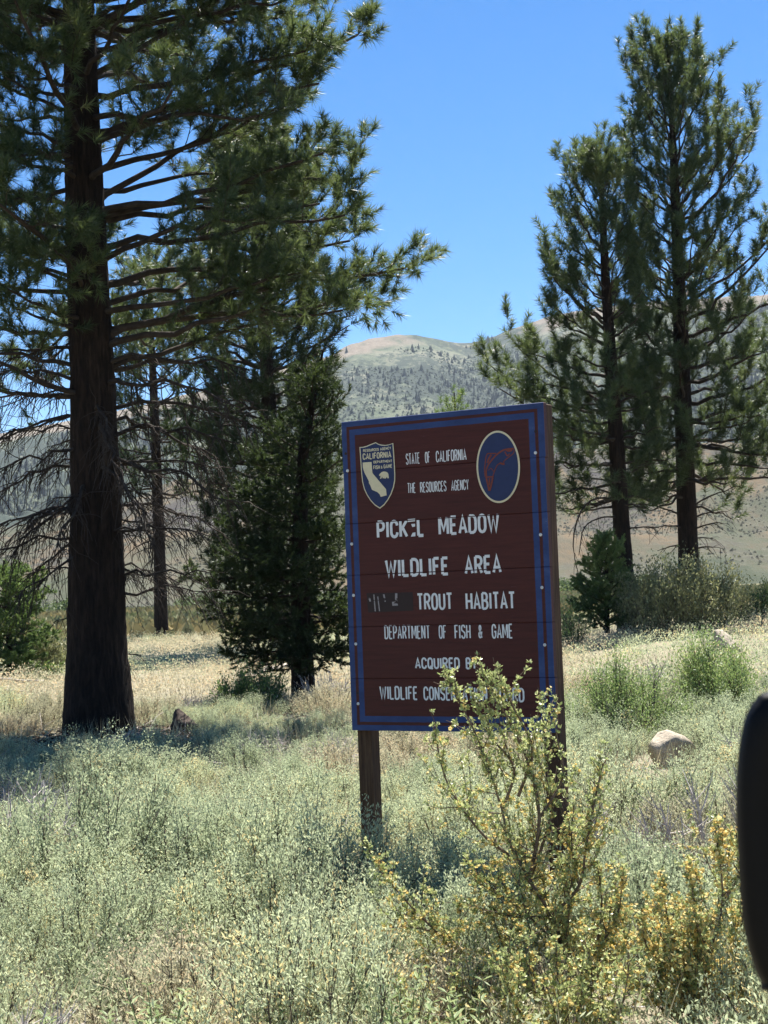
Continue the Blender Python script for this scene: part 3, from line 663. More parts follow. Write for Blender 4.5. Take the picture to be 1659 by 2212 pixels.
def blocked(x, y, extra=0.0):
    """keep clear: sign posts' feet, trunks, boulders"""
    for cx_, cy_, r in KEEP:
        if (x-cx_)**2 + (y-cy_)**2 < (r+extra)**2: return True
    return False
TH = rad(30.25); SO = np.array([.312, 8.682, .877]); SW, SH = 1.232, 1.71
SU = np.array([math.cos(TH), -math.sin(TH), 0]); SN = np.array([-math.sin(TH), -math.cos(TH), 0])
KEEP = [(-.16, 9.1, .34), (-.12, 8.6, .36), (-.06, 8.1, .30), (.95, 8.45, .18), (trC[0, 0], trC[0, 1], .9), (-3.5, 19.2, .6), (-1.4, 24.3, .8), (.70, 6.25, .40), (.62, 5.85, .42), (.75, 6.65, .35), (2.45, 14.4, .5), (2.36, 13.8, .55), (2.26, 13.2, .5), (2.15, 12.5, .48), (2.0, 11.7, .4), (-2.55, 20.0, .35), (-2.45, 19.5, .3), (6.5, 31.2, .4)]
cand = []
rng = R_(73); gstep = .80
for iy in range(0, 27):
    y = 4.9 + iy*gstep*.87
    hw = .237*y + 1.5
    for ix in range(int(-hw/gstep)-1, int(hw/gstep)+2):
        x = ix*gstep + (iy % 2)*gstep*.5 + rng.normal(0, .15); yy = y + rng.normal(0, .13)
        if abs(x) > hw or blocked(x, yy): continue
        cand.append((x, yy))
for k in range(70):                                    # the near field is closed up further
    x = rng.uniform(-2.6, 2.6); yy = rng.uniform(5.2, 10.5)
    if abs(x) > .237*yy + .6 or blocked(x, yy) or min((x-a)**2 + (yy-b)**2 for a, b in cand) < .38**2: continue
    cand.append((x, yy))
cand.sort(key=lambda c: c[1]); ns = ny = nd = 0
NEAR_END = cand[-1][1]
for x, y in cand:
    z = float(gz(x, y)); rz = rng.rand()*6.283
    v = float(fbm(np.array([x*.45+3]), np.array([y*.33]), 91, 3)[0]) + rng.normal(0, .05) + .004*(y-8)
    s = rng.uniform(.80, 1.16) + (.28 if rng.rand() < .22 else 0)
    near = lambda a, b, r: (x-a)**2 + (y-b)**2 < r*r
    if near(-.15, 9.1, 1.1): wh = 'around the foot of the left sign post'
    elif near(.9, 8.4, 1.0): wh = 'around the foot of the right sign post'
    elif near(2.42, 14.4, 1.3): wh = 'around the pale pitted boulder'
    elif near(.7, 6.6, 1.0): wh = 'at the foot of the tall bitterbrush'
    elif x < -.2 and 14.3 < y < 21 and x > -5.5: wh = 'in the shade of the thick pine'
    elif y < 8.6: wh = 'in the field between road and sign'
    elif x > .35*(y-8)*.1 and y > 8.6 and x > .6: wh = 'behind the right sign post, toward the tall pines'
    else: wh = 'behind the left sign post, toward the thick pine'
    if y < 7.0: s *= .82
    if wh.startswith('in the shade'):
        s *= .72
        if rng.rand() < .30: continue
    if rng.rand() < .11:
        place('dead_shrub', 'leafless bleached dead shrub ' + wh, 'shrub', 'dead shrubs among the sagebrush', DEAD[rng.randint(3)], (x, y, z-.02), rz, s, .9); nd += 1
        continue
    if v > .075:
        place('rabbitbrush', 'straw yellow low rabbitbrush ' + wh, 'shrub', 'straw coloured rabbitbrush in the field', SAGEY[rng.randint(3)], (x, y, z-.02), rz, s, rng.uniform(.75, 1.0)*(1 if y < 10 else .78)); ny += 1
    elif ns < 300:
        place('sagebrush', 'grey green sagebrush ' + wh, 'shrub', 'sagebrush covering the field', SAGE[rng.randint(7)], (x, y, z-.03), rz, s, rng.uniform(.70, 1.0)*(1 if y < 10 else .74)); ns += 1
    else:
        NEAR_END = min(NEAR_END, y)
print('sage', ns, 'yellow', ny, 'dead', nd, 'near end', NEAR_END, len(cand))

# filler: low sprigs between the shrubs, dry grass, litter, and the sage field farther off
def field(rng, pts, H, Wd, nleaf, L, W, tint_c, tint_s=.2):
    """many small upright sprays: pts (n,3), returns leaf quads"""
    n = len(pts); k = nleaf
    P = np.repeat(pts, k, 0); a = rng.rand(n*k)*6.283; r = np.repeat(Wd, k)*np.sqrt(rng.rand(n*k)); hh = np.repeat(H, k)*rng.rand(n*k)**.7*(1-.5*(r/np.repeat(Wd, k))**2)
    P = P + np.stack([np.cos(a)*r, np.sin(a)*r, hh], -1)
    D = unit(np.stack([np.cos(a)*.5, np.sin(a)*.5, 0*a+.8], -1) + rng.normal(size=(n*k, 3))*.5)
    ti = np.clip(np.repeat(tint_c, k) + rng.normal(0, tint_s*.5, n*k), 0, 1)
    return leaves(P, D, rng, L, W, ti)
rng = R_(81)
def scatter(n, y0, y1, rng, margin=2.0, power=1.0):
    y = y0 + (y1-y0)*rng.rand(n)**power; x = (rng.rand(n)*2-1)*(.237*y+margin); return x, y
# sprigs
n = 800; x, y = scatter(n, 4.8, 24, rng, 1.2, .8)
x2, y2 = scatter(420, 4.9, 7.4, rng, .8); x = np.concatenate([x, x2]); y = np.concatenate([y, y2])
x2 = rng.uniform(-.75, .35, 90); x = np.concatenate([x, x2]); y = np.concatenate([y, rng.uniform(7.8, 9.0, 90)])
ok = np.array([not blocked(a, b, -.27) for a, b in zip(x, y)]); x, y = x[ok], y[ok]; n = len(x)
pts = np.stack([x, y, gz(x, y)], -1)
g = Geo(); v, f, t = field(rng, pts, rng.uniform(.12, .34, n), rng.uniform(.10, .22, n), 52, .030, .0100, np.clip(.45+fbm(x*.5, y*.4, 91, 3)*1.6, 0, 1)); g.add(v, f, t)
tag(obj('ground_cover', g, M['sage']), 'low grey green sprigs filling the gaps between sagebrush', 'ground cover', kind='stuff')
# dry grass
n = 5500; x, y = scatter(n, 4.8, 30, rng, 1.5, 1.0); pts = np.stack([x, y, gz(x, y)], -1)
m = 3; P = np.repeat(pts, m, 0) + rng.normal(size=(n*m, 3))*[.04, .04, 0]; D = unit(rng.normal(size=(n*m, 3))*.28 + [0, 0, 1])
g = Geo(); v, f, t = leaves(P, D, rng, .30, .0055, np.clip(rng.normal(.55, .25, n*m), 0, 1)); g.add(v, f, t)
tag(obj('dry_grass', g, M['grass']), 'thin dry grass blades between the shrubs', 'grass', kind='stuff')
# brown needle litter under the pines and the juniper, also added to deepen their shade
M['duff'] = leafmat('needle_litter', [(0, (.035, .024, .018)), (.6, (.075, .05, .034)), (1, (.14, .095, .06))], .1, .8, .2)
P = []
for (tx, ty), sx_, n in (((-3.75, 18.6), 2.6, 9000), ((-1.4, 24.0), 1.6, 4000), ((-2.4, 19.4), 1.6, 3500)):
    q = rng.normal(size=(n, 2))*[sx_*.62, sx_*.42]; P.append(np.column_stack([tx+q[:, 0], ty+q[:, 1]]))
P = np.concatenate(P); P = np.column_stack([P, gz(P[:, 0], P[:, 1]) + rng.uniform(.004, .03, len(P))])
D = rng.normal(size=P.shape)*[1, 1, .12]; g = Geo(); v, f, t = leaves(P, D, rng, .17, .028, rng.rand(len(P))); v[:, 2] = np.maximum(v[:, 2], gz(v[:, 0], v[:, 1])+.004); g.add(v, f, t)
tag(obj('needle_litter', g, M['duff']), 'dark brown needle litter under the thick pine and juniper', 'litter', kind='stuff')
# meadow grass past the trees
n = 12000; y = rng.uniform(60, 290, n); x = (rng.rand(n)*2-1)*(.25*y+6); P = np.stack([x, y, gz(x, y)], -1)
D = unit(rng.normal(size=P.shape)*.35 + [0, 0, 1]); g = Geo(); v, f, t = leaves(P, D, rng, .65, .5, np.clip(.5+1.6*fbm(x/40, y/14, 51, 4)+rng.normal(0, .1, n), 0, 1)); g.add(v, f, t)
M['meadow'] = leafmat('meadow_grass', [(0, (.10, .125, .055)), (.5, (.17, .17, .09)), (1, (.24, .19, .085))], .3, .8, .1)
tag(obj('meadow_grass', g, M['meadow']), 'rough yellow green meadow grass beyond the trees', 'grass', kind='stuff')
# litter of grey sticks
n = 2600; x, y = scatter(n, 4.8, 26, rng, 1.2, .7); g = Geo()
for a, b in zip(x, y):
    L = rng.uniform(.08, .35); th = rng.rand()*6.283; c = np.array([a, b, float(gz(a, b))+.01]); d = np.array([math.cos(th), math.sin(th), rng.uniform(-.05, .7)])
    q = np.linspace(0, 1, 3)[:, None]; Q = c + d*L*q; Q[1:] += rng.normal(size=(2, 3))*.03; v, f = tube(Q, [.004, .0035, .002], 3); g.add(v, f)
tag(obj('fallen_twigs', g, M['deadtwig']), 'bleached fallen twigs littering the ground', 'twigs', kind='stuff')
# sage farther off
n = 4300; x, y = scatter(n, NEAR_END-1.0, 62, rng, 4, .85); ok = np.array([not blocked(a, b, -.1) for a, b in zip(x, y)]); x, y = x[ok], y[ok]; n = len(x)
pts = np.stack([x, y, gz(x, y)-.03], -1); yel = (fbm(x*.16+7, y*.10, 95, 3) + .12*(rng.rand(n)-.5) + .0*y) > .09
for nm, sel, mt, lb, wd in (('far_sagebrush', ~yel, M['sage'], 'grey green sagebrush merging into a mass beyond the sign', .007), ('far_rabbitbrush', yel, M['sage_yellow'], 'pale straw coloured brush merging into a mass toward the meadow', .007)):
    k = sel.sum(); g = Geo()
    h = rng.uniform(.24, .52, k); v, f, t = field(rng, pts[sel], h, h*rng.uniform(.7, 1.1, k), 74, .050, .018, np.clip(rng.normal(.48, .32, k), 0, 1)); g.add(v, f, t)
    tag(obj(nm, g, mt), lb, 'brush', kind='stuff')

# named shrubs of the middle distance
def big_bush(name, label, px, py, Y, H, Rad, mat, seed, nleaf, L, W, **kw):
    rng = R_(seed); p = at(px, py, Y); f, w = bush(rng, H, Rad, kw.get('stems', 22), 12, nleaf, L, W, kw.get('up', .6), .2, kw.get('yellow', .15), kw.get('tr', .006), kw.get('spikes', 6), 1.0, kw.get('fuzz', .055)*H)
    r = thing(name, label, 'shrub', (p[0], p[1], float(gz(p[0], p[1]))-.03))
    obj('foliage', f, mat, r); obj('stems', w, M['twig'], r); return r
big_bush('shrub', 'rounded olive green shrub between the young fir and the tallest pine', 1402, 1362, 38.5, 1.75, .55, M['olive_shrub'], 101, 7000, .08, .034, up=.8)
big_bush('shrub', 'broad olive yellow shrub in front of the tallest pine', 1470, 1370, 37.5, 1.65, .95, M['olive_shrub'], 102, 10000, .08, .034, up=.9, stems=30)
big_bush('shrub', 'olive shrub with dark base beside the broad olive yellow one', 1552, 1372, 38.0, 1.5, .75, M['olive_shrub'], 103, 8000, .08, .034, up=.9)
big_bush('shrub', 'low dark green shrub past the olive shrubs', 1645, 1340, 42, 1.0, .6, M['fir'], 104, 2600, .08, .026)
big_bush('shrub', 'bright green leafy shrub above the pale boulder', 1545, 1580, 18.3, .92, .50, M['green_shrub'], 105, 11000, .036, .017, fuzz=.075)
big_bush('shrub', 'wide grey green shrub close behind the right sign post', 1350, 1600, 17.0, .80, .75, M['green_shrub'], 106, 12000, .034, .013, fuzz=.085, yellow=.0, stems=30)
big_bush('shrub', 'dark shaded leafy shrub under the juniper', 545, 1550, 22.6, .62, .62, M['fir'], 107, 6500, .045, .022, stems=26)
big_bush('shrub', 'small yellow green bush behind the sign post by the fir', 1228, 1362, 38.5, 1.0, .5, M['green_shrub'], 108, 2600, .075, .024)
big_bush('shrub', 'yellowish shrub beside the bushy low juniper', 105, 1450, 36, 1.0, .75, M['olive_shrub'], 109, 5000, .08, .034)

# ------------------------------------------------------------------ bitterbrush in front of the sign
def bitterbrush(label, stems, Y, seed, flower_low, nleaf=14, off_root=None, twl=.16, dens=44):
    rng = R_(seed); wood = Geo(); PP = []; DD = []; FP = []; FD = []
    base = at(*stems[0][0], Y); base[2] = float(gz(base[0], base[1])); allp = []
    for pts in stems:
        n = len(pts); dy = rng.uniform(-.22, .22); P = [base + rng.normal(size=3)*[.03, .03, 0]] if pts[0] == stems[0][0] else []
        for k, (x, y) in enumerate(pts):
            if k == 0 and P: continue
            P.append(at(x, y, Y + dy*(k/(n-1))))
        P = bez(P, 18); L = np.linalg.norm(np.diff(P, axis=0), axis=1).sum()
        v, f = tube(P, np.linspace(.003+.007*min(1, L), .0022, len(P)), 6); wood.add(v, f); allp.append((P, 1.0))
        m = int(L*dens*(.4 if pts[-1][1] < 1560 and pts[-1][0] > 1060 else 1))
        for j in range(m):
            t = rng.rand()**1.35*.9+.10; c = lerp_poly(P, [t])[0]; ax = unit(P[-1]-P[0])
            d = unit(ax*.55 + rng.normal(size=3)*.55 + np.array([0, 0, .35])); l = twl*rng.uniform(.35, 1.8)*(1.25-.95*t)
            q = np.linspace(0, 1, 4)[:, None]; Q = c + d*l*q; Q[:, 2] += .2*l*q[:, 0]**2; Q[1:] += rng.normal(size=(3, 3))*.006
            v, f = tube(Q, np.linspace(.0026, .0012, 4), 3); wood.add(v, f); allp.append((Q, .7))
    for Q, w in allp:
        L = np.linalg.norm(np.diff(Q, axis=0), axis=1).sum(); k = max(2, int(L/.016*w)); t = rng.uniform(.15 if w < 1 else .3, 1, k); p = lerp_poly(Q, t)
        ax = unit(Q[-1]-Q[0]); m = 6                    # leaf bundles on short spurs
        p = p + unit(rng.normal(size=p.shape))*rng.uniform(.004, .024, (len(p), 1))
        PP.append(np.repeat(p, m, 0)); DD.append(unit(np.tile(ax, (k*m, 1))*.35 + rng.normal(size=(k*m, 3))*.75 + [0, 0, .3]))
        fl = np.repeat(rng.rand(k) < .5*flower_low(p[:, 2]-base[2])*(.4+1.2*rng.rand()), 3); pf = np.repeat(p, 3, 0)[fl]; FP.append(pf + rng.normal(size=pf.shape)*.010); FD.append(unit(rng.normal(size=pf.shape)*.6 + [0, -.3, .6]))
    root = thing('bitterbrush', label, 'shrub', base, 'bitterbrush bushes with yellow blossom')
    obj('stems', wood, M['bstem'], root, True, base)
    P = np.concatenate(PP); g = Geo(); v, f, t = leaves(P, np.concatenate(DD), rng, .0175, .0098, np.clip(rng.normal(.52, .22, len(P)), 0, 1)); g.add(v, f, t)
    obj('foliage', g, M['bitter'], root, False, base)
    P = np.concatenate(FP); D = np.concatenate(FD)
    if len(P):
        n = len(P); A = perp(D, rng); B = np.cross(D, A); k = 5; rr = .0078*rng.uniform(.7, 1.25, n); ang = np.arange(k)*2*math.pi/k
        ring = P[:, None] + rr[:, None, None]*(np.cos(ang)[None, :, None]*A[:, None] + np.sin(ang)[None, :, None]*B[:, None]) + D[:, None]*.003
        V = np.concatenate([ring, (P-D*.002)[:, None]], 1).reshape(-1, 3); j = np.arange(k); F = (np.stack([j, (j+1) % k, 0*j+k], -1)[None] + np.arange(n)[:, None, None]*(k+1)).reshape(-1, 3)
        g = Geo(); g.add(V, F, np.repeat(rng.rand(n), k+1)); obj('blossom', g, M['flower'], root, False, base)
    return root
s0 = (1240, 2150)
main = [[s0, (1213, 2047), (1192, 1978), (1144, 1902), (1101, 1822), (1085, 1752), (1042, 1618), (1000, 1530), (958, 1442)],
        [(1144, 1902), (1165, 1768), (1140, 1645), (1090, 1540), (1030, 1425)],
        [(1192, 1978), (1251, 1913), (1267, 1822), (1297, 1672), (1310, 1640)],
        [s0, (1117, 2125), (1026, 2080), (945, 2015), (848, 1913), (782, 1815)],
        [(1101, 1849), (1036, 1795), (967, 1693), (936, 1570)],
        [(1144, 1902), (1190, 1760), (1180, 1640), (1168, 1490)],
        [(1120, 1720), (1150, 1620), (1110, 1530), (1072, 1450)],
        [(1165, 1768), (1215, 1680), (1205, 1600), (1190, 1520)],
        [(1213, 2047), (1120, 1960), (1040, 1900), (1000, 1850)],
        [(1192, 1978), (1110, 1980), (1030, 1960), (990, 1955)],
        [(945, 2015), (890, 2003), (830, 2005)], [(1026, 2080), (940, 2065), (880, 2075)],
        [s0, (1290, 2040), (1300, 1950), (1290, 1860)], [s0, (1180, 2080), (1130, 2040), (1080, 2010)], [(1251, 1913), (1235, 1820), (1240, 1740)], [s0, (1300, 2110), (1340, 2060), (1350, 2000)],
        [(1085, 1752), (1110, 1660), (1060, 1590), (1020, 1500)],
        [s0, (1150, 2110), (1090, 2050), (1060, 1960)], [s0, (1220, 2060), (1230, 1960), (1215, 1860)], [s0, (1270, 2080), (1330, 1990), (1345, 1900)], [s0, (1200, 2100), (1150, 2020), (1120, 1900)]]
bitterbrush('tall bitterbrush growing in front of the lower right of the sign', main, 6.55, 201, lambda h: np.clip(1.0-.75*h, .10, .85))
s1 = (1500, 2330)
right = [[s1, (1490, 2150), (1450, 2020), (1425, 1880)], [s1, (1520, 2100), (1560, 1950), (1545, 1790)], [s1, (1480, 2120), (1400, 2050), (1385, 1960)], [s1, (1540, 2120), (1600, 2000), (1625, 1850)],
         [s1, (1510, 2080), (1500, 1960), (1490, 1880)], [s1, (1580, 2150), (1650, 2080), (1690, 1960)], [s1, (1430, 2180), (1370, 2120), (1330, 2100)], [(1560, 1950), (1600, 1880), (1590, 1800)], [s1, (1600, 2200), (1690, 2150), (1740, 2060)],
         [(1490, 2150), (1470, 2060), (1520, 1980)], [s1, (1460, 2200), (1420, 2120), (1440, 2060)]]
bitterbrush('bitterbrush thickest with yellow blossom, standing apart from the tall one', right, 6.1, 202, lambda h: 1.3+0*h, dens=46)
s3 = (1215, 2400)
bitterbrush('leafy low bitterbrush right at the foot of the tall bitterbrush', [[s3, (1190, 2250), (1150, 2120), (1130, 2020)], [s3, (1230, 2260), (1260, 2130), (1275, 2040)], [s3, (1150, 2280), (1080, 2180), (1050, 2090)], [s3, (1280, 2280), (1340, 2180), (1360, 2080)], [s3, (1210, 2240), (1205, 2120), (1200, 2030)], [s3, (1250, 2270), (1300, 2160), (1310, 2100)], [s3, (1180, 2270), (1110, 2160), (1090, 2060)]], 5.85, 204, lambda h: .35+0*h, dens=52)
s2 = (1000, 2330)
bitterbrush('low bitterbrush sprigs below the tall bitterbrush', [[s2, (990, 2200), (985, 2120)], [s2, (1040, 2220), (1060, 2150)], [s2, (940, 2210), (880, 2180), (850, 2130)], [s2, (1090, 2230), (1130, 2160)], [s2, (1010, 2240), (1030, 2100)]], 5.9, 203, lambda h: .5+0*h, dens=40)

# broad-leaved forbs at the verge
def forb(px, Y, H, seed):
    rng = R_(seed); p = at(px, 2150, Y); z = float(gz(p[0], p[1])); root = thing('leafy_forb', 'upright leafy plant with lance shaped leaves at the road verge', 'plant', (p[0], p[1], z), 'lance leaved plants at the verge')
    g = Geo(); w = Geo()
    for k in range(4):
        a = rng.rand()*6.283; d = unit(np.array([math.cos(a)*.3, math.sin(a)*.3, 1])); Q = np.array([0, 0, 0]) + d*H*rng.uniform(.7, 1)*np.linspace(0, 1, 6)[:, None]
        v, f = tube(Q, np.linspace(.004, .0015, 6), 4); w.add(v, f)
        for t in np.linspace(.2, 1, 9):
            for s in (0, math.pi):
                b = t*9+s; c = lerp_poly(Q, [t])[0]; dd = unit(np.array([math.cos(b), math.sin(b), .75])); L = .07*rng.uniform(.7, 1.2)*(1.1-.5*t); sd_ = unit(np.cross(dd, [0, 0, 1]))
                V = [c, c+dd*L*.35-sd_*L*.13, c+dd*L*.7-sd_*L*.10-np.array([0, 0, .004]), c+dd*L-np.array([0, 0, .012]), c+dd*L*.7+sd_*L*.10-np.array([0, 0, .004]), c+dd*L*.35+sd_*L*.13]
                g.add(V, [[0, 1, 2, 3], [0, 3, 4, 5]], rng.rand())
    obj('leaves', g, M['forb'], root); obj('stems', w, M['forb'], root)
for k, (px, Y, H) in enumerate([(275, 5.6, .34), (345, 5.5, .42), (372, 5.7, .3), (845, 5.6, .4), (880, 5.5, .34), (1010, 5.5, .36), (560, 5.6, .3), (120, 5.6, .3)]): forb(px, Y, H, 300+k)

# ------------------------------------------------------------------ rocks, logs, stake
def boulder(name, label, px, py, Y, w, d, h, seed, mat, cut=None):
    rng = R_(seed); p = at(px, py, Y); z = float(gz(p[0], p[1])); root = None
    nu, nv = 40, 22; u = np.linspace(0, 2*math.pi, nu, endpoint=False); v = np.linspace(0, math.pi, nv)
    U, Vv = np.meshgrid(u, v, indexing='ij'); N = np.stack([np.sin(Vv)*np.cos(U), np.sin(Vv)*np.sin(U), np.cos(Vv)], -1)
    r = np.full(U.shape, 1.3)
    for k in range(16):                              # facets: intersection of random half spaces
        nn = unit(rng.normal(size=3)); dd = rng.uniform(.62, .95); c = N@nn; r = np.where(c > .05, np.minimum(r, dd/np.maximum(c, .05)), r)
    r = r + .10*fbm(N[..., 0]*2.5+3, N[..., 2]*2.5+N[..., 1]*2, seed, 4)
    P = N*r[..., None]*np.array([w/2, d/2, h*.62]); P[..., 2] += h*.36
    i = np.arange(nu)[:, None]; j = np.arange(nv-1)[None]; F = np.stack([i*nv+j, i*nv+j+1, ((i+1) % nu)*nv+j+1, ((i+1) % nu)*nv+j], -1).reshape(-1, 4)
    g = Geo(); g.add(P.reshape(-1, 3), F); o = obj(name, g, mat, None, True); o.location = (p[0], p[1], z-.03); o.rotation_euler = (0, 0, rng.rand()*6)
    return tag(o, label, 'boulder')
boulder('boulder', 'pale pitted boulder in the grass near the bright green shrub', 1447, 1660, 14.4, .46, .44, .38, 11, M['rock'])
boulder('boulder', 'small whitish rock in dry brush beyond the bright green shrub', 1566, 1430, 30.5, .62, .5, .40, 15, M['rock'])
boulder('boulder', 'dark brown pointed boulder in shade beside the thick pine trunk', 398, 1585, 20.0, .34, .32, .34, 13, M['darkrock'])
boulder('boulder', 'little white stone at the foot of the young fir', 1236, 1362, 40, .45, .3, .25, 14, M['rock'])
def log(name, label, a, b, r, seed):
    rng = R_(seed); P = limb_poly(a, b, .02, rng, 12, .03); g = Geo(); v, f = tube(P, np.linspace(r, r*.65, 12), 9)
    v = v + rng.normal(size=v.shape)*r*.08; g.add(v, f)
    for e, idx in ((P[0], 0), (P[-1], 11)):
        ring = v[idx*9:idx*9+9]; g.add(np.vstack([ring, e]), [[j, (j+1) % 9, 9] for j in range(9)])
    for k in range(3):
        c = P[rng.randint(2, 10)]; d = unit(rng.normal(size=3)+[0, 0, .8]); v, f = tube(c + d*np.linspace(0, r*4, 4)[:, None], np.linspace(r*.3, r*.1, 4), 5); g.add(v, f)
    return tag(obj(name, g, M['log'], None, True), label, 'log')
def gp(px, py, Y, up=0):
    p = at(px, py, Y); p[2] = float(gz(p[0], p[1])) + up; return p
log('fallen_log', 'bleached fallen log lying behind the dark juniper', gp(525, 1482, 29.5, .12), gp(640, 1448, 31.5, .22), .085, 1)
log('fallen_branch', 'thin bleached branch on the grass below the bushy juniper', gp(-60, 1480, 29.0, .25), gp(95, 1490, 29.4, .20), .022, 2)
log('fallen_branch', 'thicker bleached branch lying just in front of the thin one', gp(-80, 1500, 27.8, .12), gp(52, 1502, 27.8, .10), .04, 3)
g = Geo(); p = gp(1402, 1700, 9.2); v, f = box(-.010, .010, -.010, .010, 0, .33); v[4:] *= [.8, .8, 1]; g.add(v, f)
g.add(*box(-.014, .014, -.014, .014, .29, .31)); o = obj('stake', g, M['log']); o.location = p; o.rotation_euler = (.03, .05, .4); tag(o, 'short grey wooden stake half hidden in the brush', 'stake')

# ------------------------------------------------------------------ the sign
# local frame: x along the board, y into the board (away from the viewer), z up; origin bottom centre of the front face
root = thing('wooden_sign', 'brown plank sign with blue border on two wooden posts', 'sign', SO); root.rotation_euler = (0, 0, -TH)
def suv(px, py):
    d = ray(px, py); t = ((SO-CAM)@SN)/(d@SN); P = CAM + t*d; return np.array([(P-SO)@SU, P[2]-SO[2]])
SEAM = [SH/6*k for k in range(1, 6)]
def band(n, l, d, a, b):
    return math_(n, l, 'MULTIPLY', math_(n, l, 'GREATER_THAN', d, a), math_(n, l, 'LESS_THAN', d, b))
def board_mat():
    m, n, l, out = newmat('painted_planks')
    tc = n.new('ShaderNodeTexCoord'); P = tc.outputs['Object']; sx = n.new('ShaderNodeSeparateXYZ'); l.new(P, sx.inputs[0]); X, Yy, Z = sx.outputs
    grain = noise(n, l, 10, 8, .7, P, stretch=(.35, 4, 6)); fine = noise(n, l, 40, 6, .7, P, stretch=(.16, 3, 5)); wear = noise(n, l, 5, 7, .7, P, stretch=(.8, 1, 1.6)); spk = noise(n, l, 55, 4, .7, P, stretch=(.4, 1, 1.2))
    wob = math_(n, l, 'MULTIPLY', math_(n, l, 'SUBTRACT', spk.outputs['Fac'], .5), .004)
    dx = math_(n, l, 'SUBTRACT', SW/2, math_(n, l, 'ABSOLUTE', X)); dz = math_(n, l, 'SUBTRACT', SH/2, math_(n, l, 'ABSOLUTE', math_(n, l, 'SUBTRACT', Z, SH/2)))
    # border bands are a little wider on the sides than on top
    d = math_(n, l, 'ADD', math_(n, l, 'MINIMUM', math_(n, l, 'MULTIPLY', dx, .94), dz), wob)
    blue = math_(n, l, 'MAXIMUM', band(n, l, d, -.01, .031), band(n, l, d, .048, .080))
    front = math_(n, l, 'LESS_THAN', Yy, .0045); blue = math_(n, l, 'MULTIPLY', blue, front)
    rb = ramp(n, [(.3, (.043, .0080, .0060)), (.5, (.060, .0115, .0084)), (.75, (.080, .0180, .0125))]); l.new(grain.outputs['Fac'], rb.inputs[0])
    rbl = ramp(n, [(.3, (.016, .033, .108)), (.55, (.026, .053, .162)), (.8, (.064, .10, .225))]); l.new(wear.outputs['Fac'], rbl.inputs[0])
    oi = n.new('ShaderNodeObjectInfo')
    col = mixc(n, l, blue, rb.outputs[0], rbl.outputs[0])
    # scuffs showing pale wood and thin horizontal scratches
    sc = math_(n, l, 'MULTIPLY', math_(n, l, 'SUBTRACT', fine.outputs['Fac'], .67), 9, True)
    scb = math_(n, l, 'MULTIPLY', math_(n, l, 'SUBTRACT', math_(n, l, 'ADD', spk.outputs['Fac'], math_(n, l, 'MULTIPLY', wear.outputs['Fac'], .55)), .97), 9, True)
    scf = math_(n, l, 'MAXIMUM', math_(n, l, 'MULTIPLY', sc, .35), math_(n, l, 'MULTIPLY', math_(n, l, 'MULTIPLY', scb, blue), .55))
    col = mixc(n, l, scf, col, (.30, .30, .33))
    hv = n.new('ShaderNodeHueSaturation'); hv.inputs['Value'].default_value = 1; l.new(col, hv.inputs['Color'])
    l.new(math_(n, l, 'ADD', math_(n, l, 'MULTIPLY', oi.outputs['Random'], .10), .95), hv.inputs['Value'])
    p = n.new('ShaderNodeBsdfPrincipled'); p.inputs['Roughness'].default_value = .62; p.inputs['Specular IOR Level'].default_value = .3
    l.new(hv.outputs[0], p.inputs['Base Color']); l.new(bump(n, l, fine.outputs['Fac'], .35, .003), p.inputs['Normal']); l.new(p.outputs[0], out.inputs[0]); return m
def paint_mat(name, col, chip=.66, seams=True, spot=None):
    m, n, l, out = newmat(name); tc = n.new('ShaderNodeTexCoord'); P = tc.outputs['Object']
    a = noise(n, l, 26, 7, .75, P, stretch=(.7, 1, 1.2)); r = ramp(n, [(.3, tuple(c*.80 for c in col)), (.7, col)]); l.new(a.outputs['Fac'], r.inputs[0])
    c2 = noise(n, l, 48, 6, .75, P, stretch=(.5, 1, 1)); c3 = noise(n, l, 5, 3, .5, P)
    msk = math_(n, l, 'GREATER_THAN', math_(n, l, 'ADD', math_(n, l, 'MULTIPLY', c2.outputs['Fac'], .75), math_(n, l, 'MULTIPLY', c3.outputs['Fac'], .3)), chip)
    if seams:
        sx = n.new('ShaderNodeSeparateXYZ'); l.new(P, sx.inputs[0])
        ph = math_(n, l, 'FRACT', math_(n, l, 'ADD', math_(n, l, 'DIVIDE', sx.outputs[2], SH/6), .5))
        sm = math_(n, l, 'LESS_THAN', math_(n, l, 'ABSOLUTE', math_(n, l, 'SUBTRACT', ph, .5)), .0085); msk = math_(n, l, 'MAXIMUM', msk, sm)
    p = n.new('ShaderNodeBsdfPrincipled'); p.inputs['Roughness'].default_value = .6; p.inputs['Specular IOR Level'].default_value = .3; l.new(r.outputs[0], p.inputs['Base Color'])
    t = n.new('ShaderNodeBsdfTransparent'); mx = n.new('ShaderNodeMixShader'); l.new(msk, mx.inputs[0]); l.new(p.outputs[0], mx.inputs[1]); l.new(t.outputs[0], mx.inputs[2]); l.new(mx.outputs[0], out.inputs[0]); return m
M['board'] = board_mat()
M['white'] = paint_mat('white_letter_paint', (.80, .80, .80), .665)
M['cream'] = paint_mat('cream_paint', (.74, .65, .43), .74, False)
M['navy'] = paint_mat('navy_paint', (.022, .036, .105), .80, False)
M['oxide'] = paint_mat('oxide_red_paint', (.20, .045, .03), .70, False)
M['black'] = paint_mat('dark_overpaint', (.030, .016, .015), .69, False)
M['bolt'] = plainmat('galvanised_bolt', [(.3, (.5, .5, .5)), (.7, (.7, .7, .7))], 50, .45, 0)
